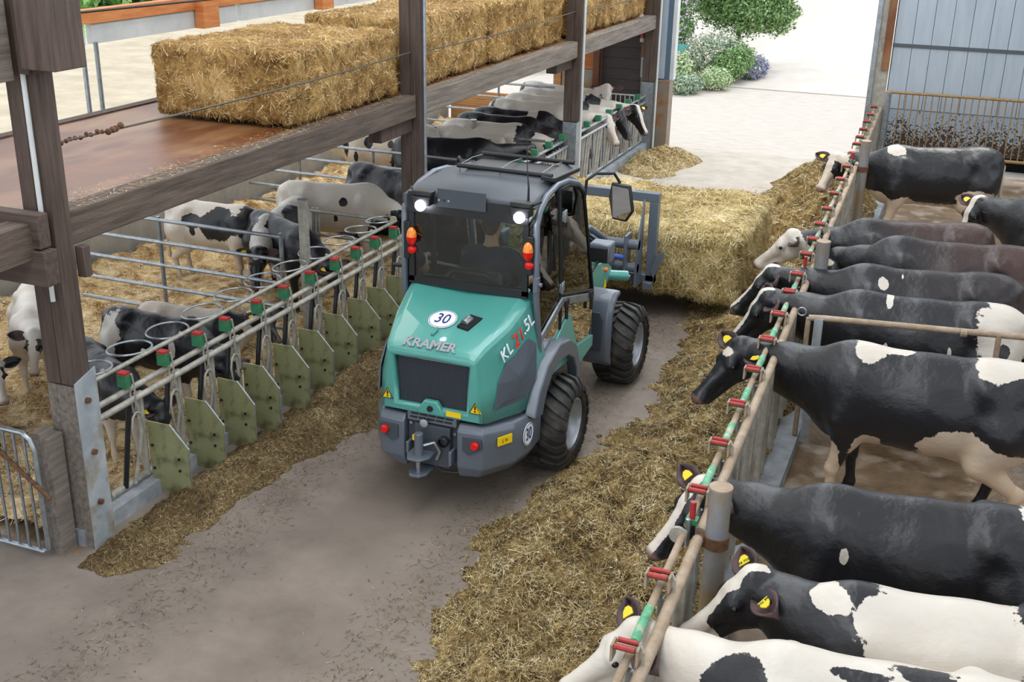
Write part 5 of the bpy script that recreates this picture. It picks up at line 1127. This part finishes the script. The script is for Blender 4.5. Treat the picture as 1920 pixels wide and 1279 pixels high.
# cab
YB, YF = -.46, 1.12
cab = part(MB().bb((-.50, -.40, .70), (.50, 1.05, .80)).bb((-.50, -.42, .80), (-.40, .2, 1.0)).bb((.40, -.42, .80), (.50, .2, 1.0)).bb((-.53, .95, .7), (.53, 1.1, 1.1)), 'cab_floor', TD)
def pillar(pts, r=.026): return part(MB().tube(pts, r, 10), 'pillar', TS, smooth=40)
for sg in SG:
    pillar([(sg*.555, -.30, .88), (sg*.57, -.38, 1.2), (sg*.56, YB+.02, 1.62), (sg*.55, YB+.02, 2.18), (sg*.545, -.37, 2.27), (sg*.535, -.2, 2.345), (sg*.53, .05, 2.38), (sg*.53, .30, 2.36), (sg*.53, .55, 2.29), (sg*.53, .72, 2.19)])
    pillar([(sg*.53, .72, 2.19), (sg*.54, .86, 1.75), (sg*.55, 1.0, 1.2), (sg*.55, 1.02, .72)], .02)
    part(MB().tube([(sg*.56, .12, .95), (sg*.565, .12, 1.35), (sg*.555, .10, 1.8), (sg*.54, .04, 2.36)], .022, 10), 'door_post', TB, smooth=40)
    # belt rail
    br = part(MB().prism([(sg*.572, -.36, 1.28), (sg*.572, .12, 1.44), (sg*.572, 1.0, 1.21), (sg*.572, 1.0, 1.14), (sg*.572, .12, 1.37), (sg*.572, -.36, 1.21)], (sg*.02, 0, 0)), 'belt_rail', M['galv'], bevel=.004)
    for y in (.2, .88): part(MB().box((sg*.6, y, 1.41-.20*y), (.015, .09, .05)).tube([(sg*.6, y, 1.39-.2*y), (sg*.6, y, 1.27-.2*y)], .016, 8), 'door_latch', TB, br)
    gl = part(MB().prism([(sg*.565, -.36, 1.44-.14), (sg*.565, .10, 1.46), (sg*.545, .04, 2.34), (sg*.55, -.2, 2.31), (sg*.55, -.42, 2.19), (sg*.56, -.44, 1.64)], (sg*.006, 0, 0)), 'side_window', GL)
    gl = part(MB().prism([(sg*.565, .14, 1.44), (sg*.565, .98, 1.22), (sg*.55, .84, 1.75), (sg*.535, .69, 2.18), (sg*.535, .30, 2.33), (sg*.54, .08, 2.34)], (sg*.006, 0, 0)), 'door_window', GL)
    gl = part(MB().prism([(sg*.566, -.33, 1.22), (sg*.566, .12, 1.36), (sg*.566, 1.0, 1.13), (sg*.566, 1.0, .78), (sg*.566, .62, .82), (sg*.566, -.2, .95)], (sg*.006, 0, 0)), 'lower_door_window', GL)
    part(MB().tube([(sg*.575, .14, 1.46), (sg*.575, .98, 1.24), (sg*.555, .84, 1.76), (sg*.545, .71, 2.17), (sg*.54, .56, 2.265), (sg*.54, .30, 2.33), (sg*.545, .08, 2.35)], .014, 6, closed=True), 'door_frame', TB if sg else TB, smooth=40)
    for z in (1.52, 2.12): part(MB().bb((sg*.565, .09, z-.04), (sg*.58, .19, z+.04)).tube([(sg*.585, .11, z-.05), (sg*.585, .11, z+.05)], .012, 8), 'hinge', M['galv'], bevel=.004)
    # teal sill and front step
    part(MB().prism([(sg*.572, -.20, 1.02), (sg*.572, .28, 1.24), (sg*.572, .36, 1.22), (sg*.572, .56, .86), (sg*.572, 1.02, .80), (sg*.572, 1.02, .70), (sg*.572, .50, .64), (sg*.572, .44, .80), (sg*.572, -.20, .84)], (sg*.018, 0, 0)), 'sill_panel', TG, bevel=.006)
    # rear fender: a grey arch over the wheel
    pts = [(-.66, .72), (-.56, .90), (-.38, 1.06), (-.10, 1.14), (.16, 1.09), (.34, .98), (.44, .80), (.47, .62)]
    inn_ = [(-.47, .66), (-.40, .80), (-.28, .91), (-.06, .965), (.14, .94), (.28, .86), (.36, .74), (.39, .62)]
    g = MB()
    for i in range(len(pts)-1):
        a, b_, c, d = pts[i], pts[i+1], inn_[i+1], inn_[i]
        X0, X1 = sg*.57, sg*.66
        vs = [(X0, a[0], a[1]), (X0, b_[0], b_[1]), (X1, b_[0], b_[1]-.02), (X1, a[0], a[1]-.02), (X0, d[0], d[1]), (X0, c[0], c[1]), (X1, c[0], c[1]), (X1, d[0], d[1])]
        g.add(vs, [(0, 1, 2, 3), (3, 2, 6, 7), (7, 6, 5, 4), (0, 4, 5, 1)])
    o = part(g, 'rear_fender', TS); bm_ = bmesh.new(); bm_.from_mesh(o.data); bmesh.ops.remove_doubles(bm_, verts=bm_.verts, dist=.001); bmesh.ops.recalc_face_normals(bm_, faces=bm_.faces); bm_.to_mesh(o.data); bm_.free()
    md = o.modifiers.new('b', 'BEVEL'); md.width = .012; md.segments = 2; o.data.polygons.foreach_set('use_smooth', [True]*len(o.data.polygons)); o.data.set_sharp_from_angle(angle=R(40))
    # front fender: a rounded upright shield behind the front wheel, curving over it
    prof = [(1.46, .36), (1.43, .46), (1.42, .66), (1.44, .84), (1.49, .95), (1.58, 1.01), (1.68, 1.02)]
    rings = []
    for (y, z) in prof:
        rings.append([(sg*.36, y, z), (sg*.38, y-.03, z+.015), (sg*.60, y-.03, z+.015), (sg*.64, y, z-.0), (sg*.64, y+.03, z-.04), (sg*.36, y+.03, z-.04)])
    if sg > 0: rings = [r[::-1] for r in rings]
    o = part(MB().loft(rings), 'front_fender', TS, bevel=.014)
    part(MB().prism([(sg*.42, 1.40, .50), (sg*.56, 1.40, .50), (sg*.575, 1.395, .80), (sg*.54, 1.40, .88), (sg*.45, 1.40, .88), (sg*.41, 1.395, .80)], (0, -.022, 0)), 'fender_inset', TD, o, bevel=.006)
# rear window with frame
rw = part(MB().prism([(-.485, YB, 1.62), (.485, YB, 1.62), (.485, YB, 2.30), (-.485, YB, 2.30)], (0, -.006, 0)), 'rear_window', GL)
part(MB().bb((-.50, YB-.04, 2.19), (.50, YB+.01, 2.325)), 'window_header', TB, rw); part(MB().bb((-.50, YB-.02, 1.60), (.50, YB+.01, 1.66)), 'window_footer', TB, rw)
for sg in SG: part(MB().bb((sg*.50, YB-.02, 1.62), (sg*.455, YB+.01, 2.34)), 'window_edge', TB, rw)
part(MB().prism([(-.50, .74, 2.19), (.50, .74, 2.19), (.52, 1.02, 1.2), (-.52, 1.02, 1.2)], (0, .006, 0)), 'windscreen', GL)
part(MB().tube([(-.52, .72, 2.19), (.52, .72, 2.19)], .025, 8).tube([(-.53, 1.03, 1.18), (.53, 1.03, 1.18)], .03, 8), 'screen_frame', TS, smooth=40)
# roof: rounded cap
rings = []
for (y, z, w_) in ((-.49, 2.30, .50), (-.48, 2.36, .50), (-.42, 2.395, .49), (-.2, 2.415, .48), (.2, 2.42, .48), (.52, 2.39, .48), (.70, 2.33, .48), (.78, 2.24, .48)):
    c = z; rings.append([(-w_-.045, y, c-.10 if y > -.45 else c-.03), (-w_-.02, y, c-.04), (-w_+.06, y, c-.012), (0, y, c), (w_-.06, y, c-.012), (w_+.02, y, c-.05), (w_+.045, y, c-.10 if y > -.45 else c-.02), (w_, y, c-.11), (-w_, y, c-.11)])
roof = part(MB().loft(rings), 'roof', mat('roof_grey', '454a51', .5, .1), bevel=.01)
for a_, b_ in ((.05, .02), (.55, .55)): part(MB().tube([(-.32, a_, 2.455), (.50, b_, 2.455)], .018, 10), 'roof_bar', TB, roof, smooth=40)
part(MB().prism([(.42, -.02, 2.425), (.53, .0, 2.41), (.53, .62, 2.37), (.42, .6, 2.41)], (0, 0, .035)), 'roof_bracket', TB, roof, bevel=.006)
part(MB().prism([(-.28, .12, 2.42), (.40, .12, 2.42), (.40, .5, 2.41), (-.28, .5, 2.41)], (0, 0, .02)), 'roof_hatch', TB, roof)
for x in (-.3, .05, .40): part(MB().tube([(x, .05, 2.41), (x, .05, 2.46), (x, .3, 2.47), (x, .55, 2.45)], .004, 6), 'grab_wire', TS, roof)
part(MB().tube([(.47, -.42, 2.36), (.47, -.42, 2.46), (.455, -.41, 2.56), (.43, -.40, 2.88)], [.010, .008, .004, .002], 8), 'antenna', TB, roof)
# blank number-plate board
pl = part(MB().bb((-.235, -.515, 2.255), (.165, -.505, 2.40)), 'plate_board', TD, bevel=.003)
for x in (-.22, -.18, -.14): part(MB().tube([(x, -.52, 2.31), (x, -.515, 2.31)], .009, 8), 'plate_bolt', CHR if x != -.18 else TB, pl)
# lamps
LAMP = emit_mat('led_light', (.86, .9, 1.0, 1), 26.)
for sg in SG:
    x = sg*.405+.05
    wl = part(MB().bb((x-.075, -.56, 2.26), (x+.075, -.49, 2.33)).bb((x-.085, -.55, 2.33), (x+.085, -.46, 2.37)), 'work_lamp', TB, bevel=.008)
    part(MB().lathe([(-.028, .001), (-.024, .034), (-.01, .042), (.01, .042)], (x, -.565, 2.262), 'y', 20), 'lamp_glass', LAMP, wl, smooth=40)
    part(MB().tube([(x+sg*.08, -.5, 2.35), (x+sg*.13, -.45, 2.37)], .012, 8), 'lamp_arm', TB, wl)
    ra = part(MB().bb((sg*.49, YB-.03, 1.80), (sg*.54, YB, 2.10)), 'lamp_bracket', TB, bevel=.005)
    for j, (zz, mm, nm) in enumerate(((2.0, ORL, 'orange_lens'), (1.925, REDL, 'red_lens'))):
        g = MB().ball((sg*.485+.025, YB-.05, 1.99), .05, 10, (.82, .75, 1.5))
        g2 = MB(); keep = [f for f in g.f if (sum(g.v[i][2] for i in f)/len(f) > 1.99) == (j == 0)]
        used = sorted({i for f in keep for i in f}); ix = {i: n for n, i in enumerate(used)}; g2.v = [g.v[i] for i in used]; g2.f = [tuple(ix[i] for i in f) for f in keep]; g2.m = [0]*len(keep)
        part(g2, nm, mm, ra, smooth=60)
    part(MB().lathe([(-.035, .001), (-.03, .028), (-.02, .034), (0, .034)], (sg*.492+.02, YB-.01, 1.875), 'y', 18), 'red_reflector', REDL, ra, smooth=40)
    # mirrors on hooped arms
    ma = part(MB().tube([(sg*.55, .72, 2.12), (sg*.56, .72, 2.28), (sg*.62, .78, 2.33), (sg*.72, .98, 2.30), (sg*.76, 1.02, 2.22), (sg*.76, 1.02, 2.05)], .013, 8), 'mirror_arm', TB, smooth=40)
    mh = [(sg*.70, .98, 2.22), (sg*.86, 1.0, 2.20), (sg*.90, 1.0, 1.98), (sg*.84, 1.0, 1.88), (sg*.72, .98, 1.90), (sg*.68, .98, 2.08)]
    if sg < 0: mh = mh[::-1]
    mo = part(MB().prism(mh, (0, .05, 0)), 'mirror_housing', TB, ma, bevel=.012)
    c_ = sum((Vector(p) for p in mh), Vector())/6
    part(MB().prism([c_+(Vector(p)-c_)*.86+Vector((0, -.012, 0)) for p in mh], (0, .008, 0)), 'mirror_glass', mat('mirror_silver', 'c8ced4', .03, 1.) if sg < 0 else bpy.data.materials['mirror_silver'], mo)
    hl2 = part(MB().bb((sg*.42, 1.32, 1.38), (sg*.62, 1.50, 1.56)), 'headlamp', TS, bevel=.02)
    part(MB().bb((sg*.44, 1.30, 1.39), (sg*.60, 1.325, 1.52)), 'headlamp_back', TB, hl2); part(MB().tube([(sg*.5, 1.0, 1.3), (sg*.52, 1.38, 1.42)], .015, 8), 'headlamp_arm', TB, hl2)
part(MB().tube([(-.55, -.44, 1.72), (-.66, -.44, 1.715)], .018, 8), 'side_stub', TB)
part(MB().bb((.545, -.48, 1.66), (.585, -.42, 1.78)).tube([(.56, -.45, 1.72), (.61, -.45, 1.72)], .018, 8), 'window_latch', TS, bevel=.004)
# interior: seat, steering wheel, console
seat = part(MB().bb((-.32, -.02, 1.02), (.12, .46, 1.14)), 'seat', TD, bevel=.03)
part(MB().box((-.10, -.06, 1.36), (.42, .12, .52), (R(-8), 0, 0)), 'seat_back', TD, seat, bevel=.04, seg=3)
part(MB().tube([(-.31, -.16, 1.57), (-.24, -.18, 1.64), (.04, -.18, 1.64), (.11, -.16, 1.57)], .028, 8), 'seat_rim', TB, seat, smooth=40)
part(MB().tube([(-.10, .72, 1.0), (-.10, .60, 1.45)], .03, 8), 'steering_column', TB)
part(MB().tube([(-.10+.17*math.cos(a), .585+.05*math.sin(a), 1.47+.16*math.sin(a)) for a in np.linspace(0, 6.283, 25)[:-1]], .014, 8, closed=True), 'steering_wheel', TB, smooth=40)
part(MB().bb((.2, .1, 1.0), (.40, .7, 1.22)), 'console', TD, bevel=.02); part(MB().tube([(.28, .55, 1.2), (.26, .56, 1.42)], .02, 8).ball((.26, .56, 1.44), .03, 6), 'joystick', TB)
part(MB().bb((-.42, .90, 1.02), (.42, 1.0, 1.28)), 'dashboard', TD, bevel=.02)
part(MB().bb((-.08, .5, 2.18), (.10, .53, 2.24)), 'inner_mirror', TB)
# loader arms, cross tubes, quick hitch frame
arm = part(MB().prism([(-.16, 1.0, .78), (-.16, 1.15, 1.25), (-.16, 1.9, 1.36), (-.16, 2.75, .98), (-.16, 2.70, .80), (-.16, 1.9, 1.10), (-.16, 1.3, .72)], (.32, 0, 0)), 'loader_arm', TG, bevel=.012)
for sg in SG: part(MB().prism([(sg*.34, 1.66, 1.20), (sg*.34, 2.16, 1.14), (sg*.34, 2.40, 1.0), (sg*.34, 2.12, .80), (sg*.34, 1.72, .92)], (-sg*.03, 0, 0)), 'arm_plate', TG, arm, bevel=.006)
part(MB().tube([(.33, 2.15, 1.05), (.37, 2.15, 1.05)], .022, 10), 'orange_marker', ORL, arm); part(MB().prism([(.345, 2.1, .86), (.345, 2.2, .86), (.345, 2.15, .96)], (.004, 0, 0)), 'warning_label', TY, arm)
part(MB().tube([(0, 2.3, .92), (.44, 2.62, .86)], .055, 12), 'lift_tube', TG, arm, smooth=40)
qf = part(MB().bb((-.44, 3.52, 1.42), (.50, 3.62, 1.52)), 'fork_frame', TS, bevel=.006)
for sg in SG: part(MB().bb((sg*.40, 3.52, .50), (sg*.50, 3.62, 1.42)), 'frame_post', TS, qf, bevel=.005); part(MB().prism([(sg*.36, 3.50, 1.45), (sg*.36, 3.30, .95), (sg*.36, 3.28, .52), (sg*.36, 3.50, .50)], (-sg*.022, 0, 0)), 'frame_rib', TS, qf)
part(MB().bb((-.50, 3.52, .50), (.50, 3.62, .60)), 'frame_foot', TS, qf, bevel=.006)
for k in range(5): part(MB().tube([(-.4+k*.2, 3.6, .62), (-.4+k*.2, 3.95, .62)], [.02, .008], 8), 'bale_spike', CHR, qf)
part(MB().tube([(-.36, 3.34, .98), (.36, 3.34, .98)], .055, 14), 'cross_tube', TS, qf, smooth=40); part(MB().tube([(-.36, 3.34, .72), (.36, 3.34, .72)], .05, 14), 'cross_tube', TS, qf, smooth=40)
for sg in SG: part(MB().prism([(sg*.22, 3.22, 1.1), (sg*.22, 3.42, 1.1), (sg*.22, 3.42, .52), (sg*.22, 3.22, .60)], (sg*.03, 0, 0)), 'carrier_plate', TS, qf, bevel=.006); part(MB().tube([(sg*.26, 3.24, .64), (sg*.31, 3.24, .64)], .03, 10), 'pivot_pin', CHR, qf)
part(MB().prism([(.50, 3.48, .58), (.60, 3.48, .82), (.60, 3.48, .90), (.52, 3.48, .84), (.46, 3.48, .66)], (0, .05, 0)).bb((.40, 3.42, .46), (.50, 3.50, .54)), 'corner_shoe', TS, qf, bevel=.005)
part(MB().bb((-.1, 2.6, .74), (.1, 3.36, .92)).tube([(0, 1.5, 1.45), (-.02, 2.7, 1.30), (-.02, 3.3, 1.02)], .035, 10), 'tilt_cylinder', TS, qf, smooth=40)
BL = mat('blue_fitting', '274a9a', .5, .2)
part(MB().bb((-.06, 3.0, .86), (.12, 3.2, .96)).tube([(.02, 3.1, .95), (.02, 3.1, 1.02)], .05, 10).tube([(.12, 3.1, .9), (.24, 3.15, .88)], .03, 8), 'valve_block', BL, qf, bevel=.004)
for k in range(4): part(MB().tube([(-.30+k*.05, 1.4, 1.5), (-.30+k*.06, 2.0, 1.62+.03*k), (-.28+k*.05, 2.7, 1.30), (-.22+k*.06, 3.2, .98)], .014, 6), 'hydraulic_hose', TB, smooth=40)
part(MB().ball((-.15, 2.6, 1.42), .045, 6).tube([(-.15, 2.6, 1.3), (-.15, 2.6, 1.4)], .015, 6), 'red_coupling', M['lockred'])

# ------------------------------------------------------------------ the driver
D = thing('person', 'driver in a dark blue t-shirt with short brown hair, seen from behind in the cab', 'person', (-3.48, 8.46, 1.14))
SK = mat('skin', 'b98468', .55); SH = mat('navy_tshirt', '16202f', .85, col2='1c2a40', scale=20); TRS = mat('dark_trousers', '22242a', .85); HR = mat('brown_hair', '2e2018', .7, col2='4a3524', scale=60)
sh_z = .60
body = [('e', (0, 0, .12), (.17, .13, .15)), ('e', (0, .0, .38), (.17, .11, .22)), ('c', (-.14, .0, .53), (.14, .0, .53), .075, .075, .07), ('c', (0, .02, .55), (0, .045, .70), .062, .056, .04),
        ('e', (0, .06, .80), (.076, .095, .115), .03), ('e', (0, .10, .73), (.05, .06, .06), .03), ('e', (0, .158, .785), (.013, .018, .02), .012), ('e', (.078, .05, .79), (.014, .022, .032), .01), ('e', (-.078, .05, .79), (.014, .022, .032), .01)]
for sg in SG:
    el = (sg*.27, .12, .30); wr = (sg*.17, .34, .33) if sg < 0 else (.28, .36, .28)
    body += [('c', (sg*.18, 0, .53), el, .058, .043, .04), ('c', el, wr, .042, .028, .02), ('e', (wr[0], wr[1]+.045, wr[2]), (.032, .045, .022), .02)]
    for k in range(4): a = (wr[0]-.024+.016*k, wr[1]+.075, wr[2]); body.append(('c', a, (a[0], a[1]+.04, a[2]-.018), .0095, .009, .006)); body.append(('c', (a[0], a[1]+.04, a[2]-.018), (a[0], a[1]+.035, a[2]-.045+.004*abs(k-1)), .009, .008, .006))
    body.append(('c', (wr[0]-sg*.028, wr[1]+.03, wr[2]), (wr[0]-sg*.05, wr[1]+.07, wr[2]-.015), .011, .009, .008))
    body += [('c', (sg*.09, .02, .06), (sg*.12, .42, .04), .09, .06, .05), ('c', (sg*.12, .42, .04), (sg*.12, .48, -.32), .058, .04, .03), ('c', (sg*.12, .47, -.34), (sg*.12, .60, -.37), .04, .035, .03)]
P, Q = sdf_mesh(body, .012, .04); obj_np('body', P, Q, SK, None, D, True)
for sg in SG: MB().ball((sg*.03, .148, .805), .011, 6).build('eye', M['eye'], D, smooth=True)
shirt = [('e', (0, 0, .14), (.185, .145, .16)), ('e', (0, .0, .38), (.185, .125, .225)), ('c', (-.15, 0, .535), (.15, 0, .535), .085, .085, .07)]
for sg in SG: shirt.append(('c', (sg*.18, 0, .53), (sg*.24, .07, .38), .072, .066, .04))
P, Q = sdf_mesh(shirt, .014, .05); obj_np('shirt', P, Q, SH, None, D, True)
tr_ = []
for sg in SG: tr_ += [('c', (sg*.09, .0, .06), (sg*.12, .42, .04), .105, .072, .05), ('c', (sg*.12, .42, .04), (sg*.12, .48, -.28), .07, .055, .03)]
P, Q = sdf_mesh(tr_, .016, .05); obj_np('trousers', P, Q, TRS, None, D, True)
P, Q = sdf_mesh([('e', (0, .035, .845), (.083, .095, .085)), ('e', (0, .0, .80), (.072, .055, .09), .03)], .012, .03); obj_np('hair', P, Q, HR, None, D, True)
